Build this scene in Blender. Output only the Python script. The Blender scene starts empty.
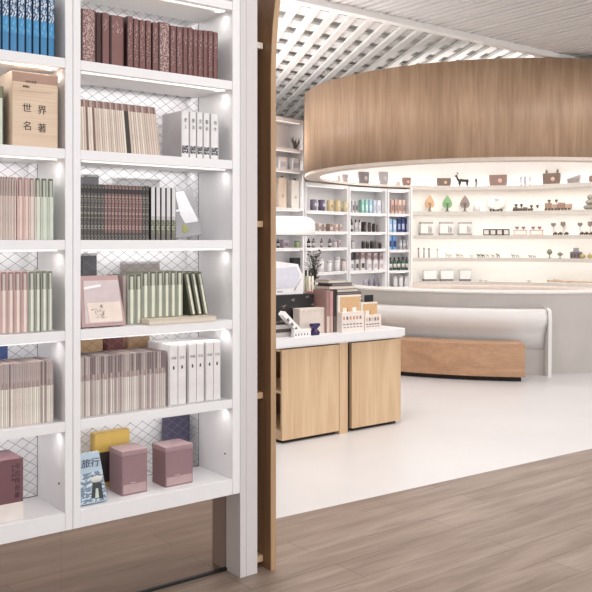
import bpy, bmesh, math, random
from mathutils import Vector, Matrix
random.seed(7)
S = bpy.context.scene
COL = S.collection
PI = math.pi

# ------------------------------------------------------------------ camera, world, lights
FPX = 857.5
A0 = math.radians(52.16)                       # forward direction in the floor plan
FX, FY = math.cos(A0), math.sin(A0)
RX, RY = math.sin(A0), -math.cos(A0)
EYE = 1.5
HOR = 242.0
cam_d = bpy.data.cameras.new('camera'); cam = bpy.data.objects.new('camera', cam_d); COL.objects.link(cam)
cam.location = (0, 0, EYE)
cam.rotation_euler = (PI/2, 0, A0 - PI/2)
cam_d.sensor_width = 36; cam_d.lens = FPX/592*36
cam_d.shift_y = -(296-HOR)/592
cam_d.clip_end = 100
S.camera = cam

S.view_settings.view_transform = 'Standard'
S.view_settings.look = 'None'
S.view_settings.gamma = 1
S.view_settings.use_curve_mapping = False
S.view_settings.exposure = 0.0

w = bpy.data.worlds.new('world'); S.world = w; w.use_nodes = True
w.node_tree.nodes['Background'].inputs[0].default_value = (0.97, 0.985, 1.0, 1)
w.node_tree.nodes['Background'].inputs[1].default_value = 1.0

def area(name, loc, sx, sy, power, rot=(0,0,0), col=(1,0.985,0.97), spread=None, shape='RECTANGLE', parent=None):
    l = bpy.data.lights.new(name, 'AREA'); l.shape = shape; l.size = sx; l.size_y = sy
    l.energy = power; l.color = col
    if spread: l.spread = spread
    o = bpy.data.objects.new(name, l); COL.objects.link(o)
    o.location = loc; o.rotation_euler = rot
    if parent: o.parent = parent
    return o

def LW(x, d):                                   # lateral, depth -> plan position
    return (FX*d + RX*x, FY*d + RY*x)
CX, CY = LW(2.74, 12.25)                        # centre of the round bar and the drum above it
ROT0 = A0 - PI/2                                # frame whose x is lateral and y is depth

area('front_fill', (2.5, -3.6, 1.9), 12.0, 3.2, 262, (PI/2, 0, 0), (0.98, 0.99, 1))  # added fill from behind the camera, brightens the bookcase fronts; no known window
area('hall_light', (3.0, 1.2, 3.5), 4.0, 2.6, 50)
area('shop_light', (3.7, 4.4, 3.5), 2.4, 1.2, 66)
area('walk_light', (8.5, 3.4, 3.5), 5.0, 2.6, 90)
area('ceiling_fill_near', (3.4, 7.0, 2.5), 3.0, 1.6, 100, (PI, 0, 0))  # added fill aimed upward to brighten the nearer ceiling
area('ceiling_fill_rear', (4.6, 10.2, 2.5), 3.0, 2.0, 190, (PI, 0, 0))  # second added fill, lifts the far lattice and the void above it
_a = LW(-1.3, 11.6); _b = LW(0.6, 13.7)
area('cabinet_fill', (_a[0], _a[1], 3.35), 1.2, 0.5, 30, Vector((_b[0]-_a[0], _b[1]-_a[1], -1.9)).to_track_quat('-Z', 'Y').to_euler(), spread=math.radians(70))  # added fill that brightens the side cabinets
area('drum_top_fill', (CX, CY, 3.62), 3.0, 3.0, 22, (PI, 0, 0), shape='DISK')  # added fill on the drum top, lightens the ceiling over it
area('drum_light', (CX, CY, 3.2), 3.6, 3.6, 85, shape='DISK')

# ------------------------------------------------------------------ plan helpers
def dirY(u):
    k = (u-296)/FPX
    return FX + k*RX, FY + k*RY
def atY(u, Y):                                  # column u on the plane Y -> X, depth
    dx, dy = dirY(u); t = Y/dy
    return dx*t, t
def zat(v, t): return EYE - (v-HOR)*t/FPX

# ------------------------------------------------------------------ materials
def lin(c):
    return tuple(((x/255)/12.92 if x/255 <= 0.04045 else ((x/255+0.055)/1.055)**2.4) for x in c)
MC = {}
def mat(name, rgb, rough=0.5, var=0.04, scale=20, stretch=(1,1,1), metal=0, rgb2=None, bump=0, emit=None, coat=0, alpha=None, trans=0, spec=None, detail=3):
    if name in MC: return MC[name]
    m = bpy.data.materials.new(name); m.use_nodes = True
    nt = m.node_tree; b = nt.nodes['Principled BSDF']
    tc = nt.nodes.new('ShaderNodeTexCoord'); mp = nt.nodes.new('ShaderNodeMapping')
    mp.inputs['Scale'].default_value = stretch
    nz = nt.nodes.new('ShaderNodeTexNoise'); nz.inputs['Scale'].default_value = scale; nz.inputs['Detail'].default_value = detail
    nt.links.new(tc.outputs['Object'], mp.inputs[0]); nt.links.new(mp.outputs[0], nz.inputs['Vector'])
    cr = nt.nodes.new('ShaderNodeValToRGB')
    l1 = lin(rgb)
    if rgb2: l2 = lin(rgb2)
    else:
        l2 = tuple(min(1, c*(1+var)) for c in l1); l1 = tuple(c*(1-var) for c in l1)
    cr.color_ramp.elements[0].position = 0.35; cr.color_ramp.elements[1].position = 0.65
    cr.color_ramp.elements[0].color = (*l1, 1); cr.color_ramp.elements[1].color = (*l2, 1)
    nt.links.new(nz.outputs['Fac'], cr.inputs[0]); nt.links.new(cr.outputs[0], b.inputs['Base Color'])
    b.inputs['Roughness'].default_value = rough; b.inputs['Metallic'].default_value = metal
    if coat: b.inputs['Coat Weight'].default_value = coat
    if trans: b.inputs['Transmission Weight'].default_value = trans
    if alpha is not None: b.inputs['Alpha'].default_value = alpha
    if spec is not None: b.inputs['Specular IOR Level'].default_value = spec
    if bump:
        bp = nt.nodes.new('ShaderNodeBump'); bp.inputs['Strength'].default_value = bump; bp.inputs['Distance'].default_value = 0.002
        nt.links.new(nz.outputs['Fac'], bp.inputs['Height']); nt.links.new(bp.outputs[0], b.inputs['Normal'])
    if emit:
        b.inputs['Emission Color'].default_value = (*lin(emit[0]), 1); b.inputs['Emission Strength'].default_value = emit[1]
    MC[name] = m
    return m

def wood(name, dark, light, axis='z', fine=90, rough=0.45, tint=None):
    """wood: long soft figure plus fine grain, both running along AXIS"""
    if name in MC: return MC[name]
    m = bpy.data.materials.new(name); m.use_nodes = True
    nt = m.node_tree; N = nt.nodes.new; L = nt.links.new; b = nt.nodes['Principled BSDF']
    tc = N('ShaderNodeTexCoord')
    def st(a, k): return {'x': (k, a, a), 'y': (a, k, a), 'z': (a, a, k)}[axis]
    m1 = N('ShaderNodeMapping'); m1.inputs['Scale'].default_value = st(7, 0.9)
    m2 = N('ShaderNodeMapping'); m2.inputs['Scale'].default_value = st(fine, 2.2)
    n1 = N('ShaderNodeTexNoise'); n1.inputs['Scale'].default_value = 1; n1.inputs['Detail'].default_value = 4; n1.inputs['Distortion'].default_value = 1.2
    n2 = N('ShaderNodeTexNoise'); n2.inputs['Scale'].default_value = 1; n2.inputs['Detail'].default_value = 3
    for a_, b_ in ((m1, n1), (m2, n2)):
        L(tc.outputs['Object'], a_.inputs[0]); L(a_.outputs[0], b_.inputs['Vector'])
    mx = N('ShaderNodeMath'); mx.operation = 'MULTIPLY_ADD'; mx.inputs[1].default_value = 0.45
    L(n2.outputs['Fac'], mx.inputs[0])
    m3 = N('ShaderNodeMath'); m3.operation = 'MULTIPLY'; m3.inputs[1].default_value = 0.55
    L(n1.outputs['Fac'], m3.inputs[0]); L(m3.outputs[0], mx.inputs[2])
    cr = N('ShaderNodeValToRGB'); cr.color_ramp.elements[0].position = 0.36; cr.color_ramp.elements[1].position = 0.64
    cr.color_ramp.elements[0].color = (*lin(dark), 1); cr.color_ramp.elements[1].color = (*lin(light), 1)
    L(mx.outputs[0], cr.inputs[0]); L(cr.outputs[0], b.inputs['Base Color'])
    b.inputs['Roughness'].default_value = rough
    MC[name] = m
    return m

def floor_wood():
    m = bpy.data.materials.new('floor_planks'); m.use_nodes = True
    nt = m.node_tree; N = nt.nodes.new; L = nt.links.new; b = nt.nodes['Principled BSDF']
    tc = N('ShaderNodeTexCoord')
    br = N('ShaderNodeTexBrick'); br.inputs['Scale'].default_value = 1; br.inputs['Brick Width'].default_value = 1.3; br.inputs['Row Height'].default_value = 0.19
    br.inputs['Mortar Size'].default_value = 0.0022; br.offset = 0.37
    br.inputs['Color1'].default_value = (0.42, 0.42, 0.42, 1); br.inputs['Color2'].default_value = (0.58, 0.58, 0.58, 1); br.inputs['Mortar'].default_value = (-0.1, -0.1, -0.1, 1)
    L(tc.outputs['Object'], br.inputs['Vector'])
    mp = N('ShaderNodeMapping'); mp.inputs['Scale'].default_value = (1.3, 11, 1)
    n = N('ShaderNodeTexNoise'); n.inputs['Scale'].default_value = 1.0; n.inputs['Detail'].default_value = 7; n.inputs['Distortion'].default_value = 0.5; n.inputs['Roughness'].default_value = 0.6
    L(tc.outputs['Object'], mp.inputs[0]); L(mp.outputs[0], n.inputs['Vector'])
    mp2 = N('ShaderNodeMapping'); mp2.inputs['Scale'].default_value = (5, 120, 1)
    n2 = N('ShaderNodeTexNoise'); n2.inputs['Scale'].default_value = 1.0; n2.inputs['Detail'].default_value = 3
    L(tc.outputs['Object'], mp2.inputs[0]); L(mp2.outputs[0], n2.inputs['Vector'])
    a1 = N('ShaderNodeMath'); a1.operation = 'MULTIPLY_ADD'; a1.inputs[1].default_value = 0.55
    a0 = N('ShaderNodeMath'); a0.operation = 'MULTIPLY'; a0.inputs[1].default_value = 0.16
    L(n2.outputs['Fac'], a0.inputs[0]); L(n.outputs['Fac'], a1.inputs[0]); L(a0.outputs[0], a1.inputs[2])
    a2 = N('ShaderNodeMath'); a2.operation = 'MULTIPLY_ADD'; a2.inputs[1].default_value = 0.35
    L(br.outputs['Color'], a2.inputs[0]); L(a1.outputs[0], a2.inputs[2])
    cr = N('ShaderNodeValToRGB')
    e = cr.color_ramp.elements; e[0].position = 0.34; e[1].position = 0.68
    e[0].color = (*lin((104, 87, 76)), 1); e[1].color = (*lin((168, 151, 139)), 1)
    k = e.new(0.52); k.color = (*lin((142, 124, 112)), 1)
    L(a2.outputs[0], cr.inputs[0]); L(cr.outputs[0], b.inputs['Base Color'])
    b.inputs['Roughness'].default_value = 0.42; b.inputs['Specular IOR Level'].default_value = 0.35
    MC['floor_planks'] = m
    return m

WHITE = mat('white_lacquer', (230, 228, 229), 0.35, 0.01)
WALLW = mat('white_paint', (228, 225, 222), 0.7, 0.015, 3)
CEIL = mat('ceiling_white', (240, 236, 233), 0.75, 0.01)
CEILG = mat('ceiling_void_grey', (212, 208, 204), 0.9, 0.03)
PALEFL = mat('pale_floor', (218, 215, 215), 0.3, 0.02, 1.6, spec=0.35)
CONC = mat('grey_plaster', (186, 179, 174), 0.6, 0.05, 2.2, detail=6)
OAK = wood('oak_veneer_upright', (196, 162, 126), (217, 187, 152), 'z')
OAKD = wood('drum_oak_veneer', (166, 135, 108), (194, 162, 134), 'z', fine=38)
OAKX = wood('bench_oak', (160, 112, 80), (188, 140, 105), 'x', fine=60)
JAMB = wood('jamb_timber', (116, 84, 58), (148, 112, 80), 'z', fine=120)
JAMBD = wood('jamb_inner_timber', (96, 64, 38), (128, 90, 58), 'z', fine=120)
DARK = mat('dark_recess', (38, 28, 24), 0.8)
BLACK = mat('black_plastic', (26, 25, 27), 0.35)
WIRE = mat('grey_wire', (120, 118, 120), 0.4, metal=0.3)
MIRROR = mat('mirror_glass', (182, 166, 156), 0.02, 0.0, metal=1)
LED = mat('led_strip', (255, 255, 255), 0.5, 0, emit=((255, 250, 246), 7.0))
LEDS = mat('led_strip_soft', (255, 255, 255), 0.5, 0, emit=((255, 250, 246), 0.75))
PAGE = mat('book_pages', (222, 212, 198), 0.8, 0.06, 300, (1, 1, 0.05))
KRAFT = mat('kraft_card', (208, 170, 128), 0.7, 0.05, 60)
CREAM = mat('cream_card', (226, 214, 202), 0.6, 0.03)
PINKC = mat('dusty_pink_card', (182, 152, 149), 0.6, 0.03)
MAUVE = mat('mauve_card', (142, 112, 116), 0.45, 0.04, 9)
INK = mat('dark_ink', (52, 42, 40), 0.7)
GLASS = mat('clear_plastic', (245, 245, 245), 0.05, 0, trans=0.85)

RGBOF = {}
def C(rgb, rough=0.5, **k):
    RGBOF['colour_%d_%d_%d' % rgb] = rgb
    return mat('colour_%d_%d_%d' % rgb, rgb, rough, k.pop('var', 0.04), **k)

# ------------------------------------------------------------------ mesh builder
class MB:
    def __init__(s): s.v = []; s.f = []; s.m = []; s.mats = []; s.sm = []
    def mi(s, m):
        if m not in s.mats: s.mats.append(m)
        return s.mats.index(m)
    def add(s, vs, fs, m, smooth=False, M=None):
        o = len(s.v)
        if M is not None: vs = [tuple(M @ Vector(p)) for p in vs]
        s.v += [tuple(p) for p in vs]
        k = s.mi(m)
        for f in fs: s.f.append(tuple(o+i for i in f)); s.m.append(k); s.sm.append(smooth)
        return s
    def box(s, x0, x1, y0, y1, z0, z1, m, M=None):
        vs = [(x, y, z) for z in (z0, z1) for y in (y0, y1) for x in (x0, x1)]
        return s.add(vs, [(0,2,3,1), (4,5,7,6), (0,1,5,4), (2,6,7,3), (0,4,6,2), (1,3,7,5)], m, False, M)
    def bev(s, x0, x1, y0, y1, z0, z1, m, r=0.004, M=None):
        """box with softened vertical and top edges"""
        def ring(i, z):
            a = r
            return [(x0+i+a, y0+i, z), (x1-i-a, y0+i, z), (x1-i, y0+i+a, z), (x1-i, y1-i-a, z), (x1-i-a, y1-i, z), (x0+i+a, y1-i, z), (x0+i, y1-i-a, z), (x0+i, y0+i+a, z)]
        R = [ring(0, z0), ring(0, z1-r), ring(r*0.35, z1-r*0.35), ring(r, z1)]
        vs = sum(R, []); fs = []
        for k in range(3):
            for i in range(8):
                j = (i+1) % 8
                fs.append((k*8+i, k*8+j, k*8+8+j, k*8+8+i))
        fs.append(tuple(range(7, -1, -1))); fs.append(tuple(24+i for i in range(8)))
        return s.add(vs, fs, m, False, M)
    def tube(s, pts, rad, m, n=6, smooth=True, M=None):
        pts = [Vector(p) for p in pts]
        if not isinstance(rad, (list, tuple)): rad = [rad]*len(pts)
        vs = []; fs = []
        for i, p in enumerate(pts):
            d = (pts[min(i+1, len(pts)-1)] - pts[max(i-1, 0)]).normalized()
            up = Vector((0, 0, 1)) if abs(d.z) < 0.9 else Vector((1, 0, 0))
            a = d.cross(up).normalized(); b = d.cross(a).normalized()
            for k in range(n):
                t = 2*PI*k/n
                vs.append(p + (a*math.cos(t) + b*math.sin(t))*rad[i])
        for i in range(len(pts)-1):
            for k in range(n):
                j = (k+1) % n
                fs.append((i*n+k, i*n+j, i*n+n+j, i*n+n+k))
        fs.append(tuple(range(n))); fs.append(tuple(range((len(pts)-1)*n, len(pts)*n)))
        return s.add(vs, fs, m, smooth, M)
    def lathe(s, prof, m, n=16, smooth=True, M=None):
        vs = []; fs = []
        for r, z in prof:
            for k in range(n):
                t = 2*PI*k/n; vs.append((max(r, 1e-4)*math.cos(t), max(r, 1e-4)*math.sin(t), z))
        for i in range(len(prof)-1):
            for k in range(n):
                j = (k+1) % n
                fs.append((i*n+k, i*n+j, i*n+n+j, i*n+n+k))
        fs.append(tuple(range(n))); fs.append(tuple(range((len(prof)-1)*n, len(prof)*n)))
        return s.add(vs, fs, m, smooth, M)
    def arc(s, prof, a0, a1, m, n=48, smooth=False):
        """closed profile [(r, z)] swept about the origin from a0 to a1 degrees"""
        P = len(prof); vs = []; fs = []
        for i in range(n+1):
            t = math.radians(a0 + (a1-a0)*i/n)
            for r, z in prof: vs.append((r*math.cos(t), r*math.sin(t), z))
        full = abs(a1-a0) >= 359.9
        for i in range(n):
            for k in range(P):
                j = (k+1) % P
                fs.append((i*P+k, i*P+j, i*P+P+j, i*P+P+k))
        if not full:
            fs.append(tuple(range(P))); fs.append(tuple(n*P+k for k in range(P)))
        return s.add(vs, fs, m, smooth)
    def prism(s, pts, y0, y1, m, M=None):           # outline in x,z extruded along y
        n = len(pts)
        vs = [(x, y0, z) for x, z in pts] + [(x, y1, z) for x, z in pts]
        fs = [tuple(range(n)), tuple(range(2*n-1, n-1, -1))] + [(i, (i+1) % n, n+(i+1) % n, n+i) for i in range(n)]
        return s.add(vs, fs, m, False, M)
    def build(s, name, parent=None, loc=(0,0,0), rotz=0):
        me = bpy.data.meshes.new(name)
        me.from_pydata(s.v, [], s.f)
        for m in s.mats: me.materials.append(m)
        me.polygons.foreach_set('material_index', s.m)
        me.polygons.foreach_set('use_smooth', s.sm)
        bm = bmesh.new(); bm.from_mesh(me); bmesh.ops.recalc_face_normals(bm, faces=bm.faces); bm.to_mesh(me); bm.free()
        o = bpy.data.objects.new(name, me); COL.objects.link(o)
        o.location = loc; o.rotation_euler = (0, 0, rotz)
        if parent: o.parent = parent
        return o

def tag(o, label, cat, group=None):
    o['label'] = label; o['category'] = cat
    if group: o['group'] = group
    return o
def thing(name, label, cat, loc=(0,0,0), rotz=0, group=None):
    o = bpy.data.objects.new(name, None); o.empty_display_size = 0.1; COL.objects.link(o)
    o.location = loc; o.rotation_euler = (0, 0, rotz)
    return tag(o, label, cat, group)
def struct(o):
    o['kind'] = 'structure'; return o

def text_part(body, size, m, parent, loc, rot=(PI/2, 0, 0), name='lettering', sx=1):
    c = bpy.data.curves.new('t', 'FONT'); c.body = body; c.size = size; c.align_x = 'CENTER'; c.align_y = 'CENTER'; c.extrude = 0.0004
    c.resolution_u = 2
    t = bpy.data.objects.new('t', c); COL.objects.link(t)
    me = bpy.data.meshes.new_from_object(t.evaluated_get(bpy.context.evaluated_depsgraph_get()))
    bpy.data.objects.remove(t); bpy.data.curves.remove(c)
    me.materials.clear(); me.materials.append(m)
    o = bpy.data.objects.new(name, me); COL.objects.link(o)
    o.location = loc; o.rotation_euler = rot; o.scale = (sx, 1, 1); o.parent = parent
    return o

ORD = ['', 'first', 'second', 'third', 'fourth', 'fifth', 'sixth', 'seventh', 'eighth', 'ninth', 'tenth', 'eleventh', 'twelfth', 'thirteenth', 'fourteenth', 'fifteenth', 'sixteenth', 'seventeenth', 'eighteenth', 'nineteenth', 'twentieth']
def ordw(n):
    if n <= 20: return ORD[n]
    t = {2: 'twenty', 3: 'thirty', 4: 'forty', 5: 'fifty'}[n//10]
    if n % 10 == 0: return {3: 'thirtieth', 4: 'fortieth', 5: 'fiftieth'}[n//10]
    return t + '-' + ORD[n % 10]

# ================================================================== SETTING
flw = floor_wood()
# wooden floor in front, pale floor behind, meeting on a slanting line
def lineY(x): return 3.73 + (x-2.767)*(-0.0507)
b = MB(); b.add([(-4, -4, 0), (19, -4, 0), (19, lineY(19), 0), (-4, lineY(-4), 0), (-4, -4, -0.1), (19, -4, -0.1), (19, lineY(19), -0.1), (-4, lineY(-4), -0.1)], [(0,1,2,3), (7,6,5,4), (0,4,5,1), (1,5,6,2), (2,6,7,3), (3,7,4,0)], flw)
struct(b.build('floor'))
b = MB(); b.add([(-4, lineY(-4), 0), (19, lineY(19), 0), (19, 16, 0), (-4, 16, 0), (-4, lineY(-4), -0.1), (19, lineY(19), -0.1), (19, 16, -0.1), (-4, 16, -0.1)], [(0,1,2,3), (7,6,5,4), (0,4,5,1), (1,5,6,2), (2,6,7,3), (3,7,4,0)], PALEFL)
struct(b.build('floor_pale'))
b = MB(); b.add([(-4, lineY(-4)-0.006, 0.0008), (19, lineY(19)-0.006, 0.0008), (19, lineY(19)+0.006, 0.0008), (-4, lineY(-4)+0.006, 0.0008)], [(0,1,2,3)], C((140, 128, 120)))
struct(b.build('trim_1'))
struct(MB().box(-4, 19, 16, 16.1, 0, 4.6, WALLW).build('wall_back'))
struct(MB().box(19, 19.1, -4, 16, 0, 4.6, WALLW).build('wall_right'))
struct(MB().box(-4.1, -4, -4, 16, 0, 4.6, WALLW).build('wall_left'))

# front ceiling: fine white slats under a white board, ending on a bright edge
struct(MB().box(-4, 19, -4, 5.86, 3.68, 3.75, mat('ceiling_board', (190, 185, 181), 0.8, 0.01)).build('ceiling'))
SLAT = mat('ceiling_slat_white', (218, 213, 210), 0.8, 0.01)
b = MB(); x = -2.0
i = 0
while x < 17:
    b.box(x, x+0.070, -1.0, 5.84, 3.636 + 0.004*math.sin(i*1.7), 3.668, SLAT); x += 0.10; i += 1
struct(b.build('ceiling_slats'))
struct(MB().box(-4, 19, 5.84, 5.93, 3.58, 3.9, mat('ceiling_edge_white', (240, 236, 232), 0.6, 0.01)).build('ceiling_edge'))
# rear ceiling: open lattice of white battens under a grey void
struct(MB().box(-4, 19, 5.8, 16, 4.40, 4.5, CEILG).build('ceiling_void'))
b = MB(); y = 6.15
while y < 15.9:
    b.box(-3, 18, y, y+0.27, 4.00, 4.03, CEIL); y += 0.50
struct(b.build('ceiling_battens_across'))
b = MB(); a = math.radians(62.0); ux, uy = math.cos(a), math.sin(a)
for i in range(-34, 62):
    px = 2 + i*0.23/uy; t0, t1 = (5.95-5.9)/uy, (15.9-5.9)/uy
    q = [(px+ux*t0, 5.95), (px+ux*t1, 15.9)]; nx, ny = uy*0.045, -ux*0.045
    vs = [(q[0][0]-nx, q[0][1]-ny), (q[0][0]+nx, q[0][1]+ny), (q[1][0]+nx, q[1][1]+ny), (q[1][0]-nx, q[1][1]-ny)]
    b.add([(p[0], p[1], 3.95) for p in vs] + [(p[0], p[1], 3.985) for p in vs], [(0,1,2,3), (7,6,5,4), (0,4,5,1), (1,5,6,2), (2,6,7,3), (3,7,4,0)], CEIL)
struct(b.build('ceiling_battens_slanting'))
# ================================================================== BOOKCASE
YF = 3.176
SZ = [0.449, 0.802, 1.155, 1.508, 1.862, 2.214, 2.567]
def mesh_back(b, x0, x1, z0, z1, y):
    px, pz = 0.060, 0.041
    sl = pz/px; r = 0.0009
    for sgn in (1, -1):
        k = -40
        while k < 60:
            # line z = zc + sgn*sl*(x-x0)
            zc = z0 + k*pz*1.0
            pts = []
            xa, xb = x0, x1
            za, zb = zc, zc + sgn*sl*(x1-x0)
            lo, hi = z0, z1
            t0, t1 = 0.0, 1.0
            dz = zb-za
            ta, tb = (lo-za)/dz, (hi-za)/dz
            if ta > tb: ta, tb = tb, ta
            t0, t1 = max(t0, ta), min(t1, tb)
            if t1 > t0 + 0.01:
                b.tube([(xa+(xb-xa)*t0, y, za+dz*t0), (xa+(xb-xa)*t1, y, za+dz*t1)], r, WIRE, 4, False)
            k += 1
    for z in (z0, z1): b.tube([(x0, y, z), (x1, y, z)], 0.002, WIRE, 5)
    for x in (x0, x1): b.tube([(x, y, z0), (x, y, z1)], 0.002, WIRE, 5)

POSTW = mat('post_warm_white', (206, 200, 200), 0.4, 0.01)
def bookcase(x0, x1, label, post):
    t = thing('bookcase', label, 'bookcase', (x0, YF, 0))
    W = x1-x0; p = 0.031; pr = 0.040 if post else 0.031
    for a0, a1 in ((0.001, p), (W-pr, W-0.001)):
        s = MB().box(a0, a1, 0, 0.399, 0.38, 2.75, WHITE).build('side_panel', t)
        for z in SZ[:2]:
            pass
    # small shelf-pin holes on the inner face at the end
    for z in (0.55,):
        MB().lathe([(0.0045, 0), (0.0045, 0.002)], INK, 10, M=Matrix.Translation((W-pr-0.0022, 0.06, z)) @ Matrix.Rotation(PI/2, 4, 'Y')).build('pin_hole', t)
    for i, z in enumerate(SZ):
        th = 0.069 if i == 0 else 0.038
        s = MB().bev(p, W-pr, 0.001, 0.282, z-th, z, WHITE, 0.002).build('shelf', t)
        if i > 0:
            zz = z-th
            lm = MB().box(p+0.02, W-pr-0.02, 0.030, 0.040, zz-0.006, zz-0.0005, LEDS).build('light_strip', s)
            area('shelf_lamp', (x0+W/2, YF+0.05, zz-0.012), W-pr-p-0.04, 0.02, 0.55, (math.radians(12), 0, 0), (1, 0.99, 0.98))
            area('rear_fill', (x0+W/2, YF+0.345, zz+0.01), W-pr-p-0.04, 0.03, 0.42, (0, 0, 0), (1, 0.99, 0.98))  # added fill behind the mesh, brightens the back panel
            MB().lathe([(0.012, zz-0.004), (0.014, zz-0.0005)], LED, 12, M=Matrix.Translation((W-pr-0.045, 0.05, 0))).build('spot_lamp', s)
    m = MB(); mesh_back(m, p, W-pr, 0.449, 2.70, 0.287); m.build('wire_mesh', t)
    MB().box(p, W-pr, 0.40, 0.415, 0.38, 2.75, WHITE).build('back_panel', t)
    MB().box(p+.001, W-pr-.001, 0.30, 0.399, 2.60, 2.75, WHITE).build('top_panel', t)
    MB().box(0.0, W+(0.02 if post else 0), 0.116, 0.122, 0.014, 0.379, MIRROR).build('mirror_plinth', t)
    MB().box(0.0, W+(0.02 if post else 0), 0.108, 0.124, 0.0, 0.013, BLACK).build('floor_track', t)
    MB().box(0.0, W, 0.124, 0.30, 0.0, 0.379, WHITE).build('plinth', t)
    if post:
        q = MB(); q.box(W+0.001, W+0.033, 0, 0.114, 0, 2.75, POSTW); q.box(W+0.0345, W+0.094, 0, 0.114, 0, 2.75, POSTW); q.box(W+0.03, W+0.038, 0.003, 0.112, 0, 2.75, POSTW)
        q.box(W+0.002, W+0.094, 0.124, 0.415, 0, 2.75, POSTW)
        q.build('end_post', t)
    return t
bookcase(1.3655, 2.151, 'white bookcase with books on wire-backed shelves and an end post on the floor', True)
bookcase(0.58, 1.3650, 'white bookcase cut by the picture edge holding blue books and a lettered wooden box', False)

# timber-lined opening just behind the bookcase post
t = thing('timber_case', 'narrow tall timber case with short ledges against the white bookcase post', 'cabinet', (2.31, 3.158, 0))
N = 14; vs = []; fs = []
def bend(z): return 0.0 if z < 2.25 else 0.05*((z-2.25)/0.5)**2
zs = [0] + [2.2*i/3 for i in range(1, 4)] + [2.2+0.055*i for i in range(1, 11)]
def bent(x0, x1, y0, y1, m, name):
    vs = []; fs = []
    for z in zs:
        k = bend(z)
        vs += [(x0+k, y0, z), (x1+k, y0, z), (x1+k, y1, z), (x0+k, y1, z)]
    for i in range(len(zs)-1):
        for a in range(4):
            c = (a+1) % 4; fs.append((i*4+a, i*4+c, i*4+4+c, i*4+4+a))
    fs.append((0, 1, 2, 3)); e = (len(zs)-1)*4; fs.append((e, e+1, e+2, e+3))
    MB().add(vs, fs, m).build(name, t)
bent(0.0, 0.026, 0.0065, 0.44, JAMB, 'side_panel')
bent(-0.001, 0.027, 0.0, 0.006, wood('jamb_edge_timber', (160, 126, 94), (188, 156, 122), 'z', 120), 'front_edge')
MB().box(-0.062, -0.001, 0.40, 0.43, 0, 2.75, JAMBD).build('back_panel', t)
for z in (0.055, 0.807, 1.597, 2.42):
    MB().bev(-0.0635, -0.0005, 0.062, 0.39, z-0.028, z, OAK if z < 2 else CREAM, 0.002).build('ledge', t)

# ================================================================== BOOKS
def book_mesh(w, h, dep, bands, cover, page=PAGE, bulge=0.004, M=None, edge=0.10):
    b = MB()
    n = 5; top = h-0.004; XS = (0, edge, .5, 1-edge, 1)
    # spine, in bands from bottom to top
    for f0, f1, m in bands:
        vs = []; fs = []
        for z in (f0*h, f1*h):
            for i in range(n):
                x = w*XS[i]; vs.append((x, -bulge*(1-(2*x/w-1)**2)+0.004, z))
        for i in range(n-1): fs.append((i, i+1, n+i+1, n+i))
        b.add(vs, fs[1:3], m, False, M); b.add(vs, [fs[0], fs[3]], cover, False, M)  # board edges; their darker tone also paints the shade between neighbouring books
    vs = [(w*XS[i], -bulge*(1-(2*XS[i]-1)**2)+0.004, h) for i in range(n)] + [(w, 0.008, h), (0, 0.008, h)]
    b.add(vs, [tuple(range(n+2))], bands[-1][2], False, M)
    c = min(0.002, w*0.15)
    b.box(0, c, 0.004, dep, 0, h, cover, M); b.box(w-c, w, 0.004, dep, 0, h, cover, M)
    b.box(c, w-c, 0.006, 0.008, 0, h, cover, M)
    b.box(c, w-c, 0.0085, dep-0.004, 0.003, top, page, M)
    return b

def put_book(X0, X1, z, h, dep, bands, cover, label, group, yf=3.212, lean=0, page=PAGE, name='book', parts=None, bulge=0.004):
    w = X1-X0
    M = Matrix.Rotation(lean, 4, 'Y') if lean else None
    if parts:
        t = thing(name, label, 'book', (X0, yf, z), 0, group)
        book_mesh(w, h, dep, bands, cover, page, bulge, M).build('cover', t)
        parts(t, w, h, M)
        return t
    o = book_mesh(w, h, dep, bands, cover, page, bulge, M).build(name, None, (X0, yf, z))
    return tag(o, label, 'book', group)

def speck(name, base, mark, scale=1, thr=0.56, st=(220, 220, 90)):
    """cloth or leather with small broken marks like stamped titling"""
    m = bpy.data.materials.new(name); m.use_nodes = True
    nt = m.node_tree; N = nt.nodes.new; L = nt.links.new; b = nt.nodes['Principled BSDF']
    tc = N('ShaderNodeTexCoord'); mp = N('ShaderNodeMapping'); mp.inputs['Scale'].default_value = st
    n = N('ShaderNodeTexNoise'); n.inputs['Scale'].default_value = scale; n.inputs['Detail'].default_value = 1
    L(tc.outputs['Object'], mp.inputs[0]); L(mp.outputs[0], n.inputs['Vector'])
    cr = N('ShaderNodeValToRGB'); cr.color_ramp.elements[0].position = thr; cr.color_ramp.elements[1].position = thr+0.06
    cr.color_ramp.elements[0].color = (*lin(base), 1); cr.color_ramp.elements[1].color = (*lin(mark), 1)
    L(n.outputs['Fac'], cr.inputs[0]); L(cr.outputs[0], b.inputs['Base Color'])
    b.inputs['Roughness'].default_value = 0.5
    MC[name] = m; return m

def X(u, Y=3.212): return atY(u, Y)[0]
G0 = 'books'
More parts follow.
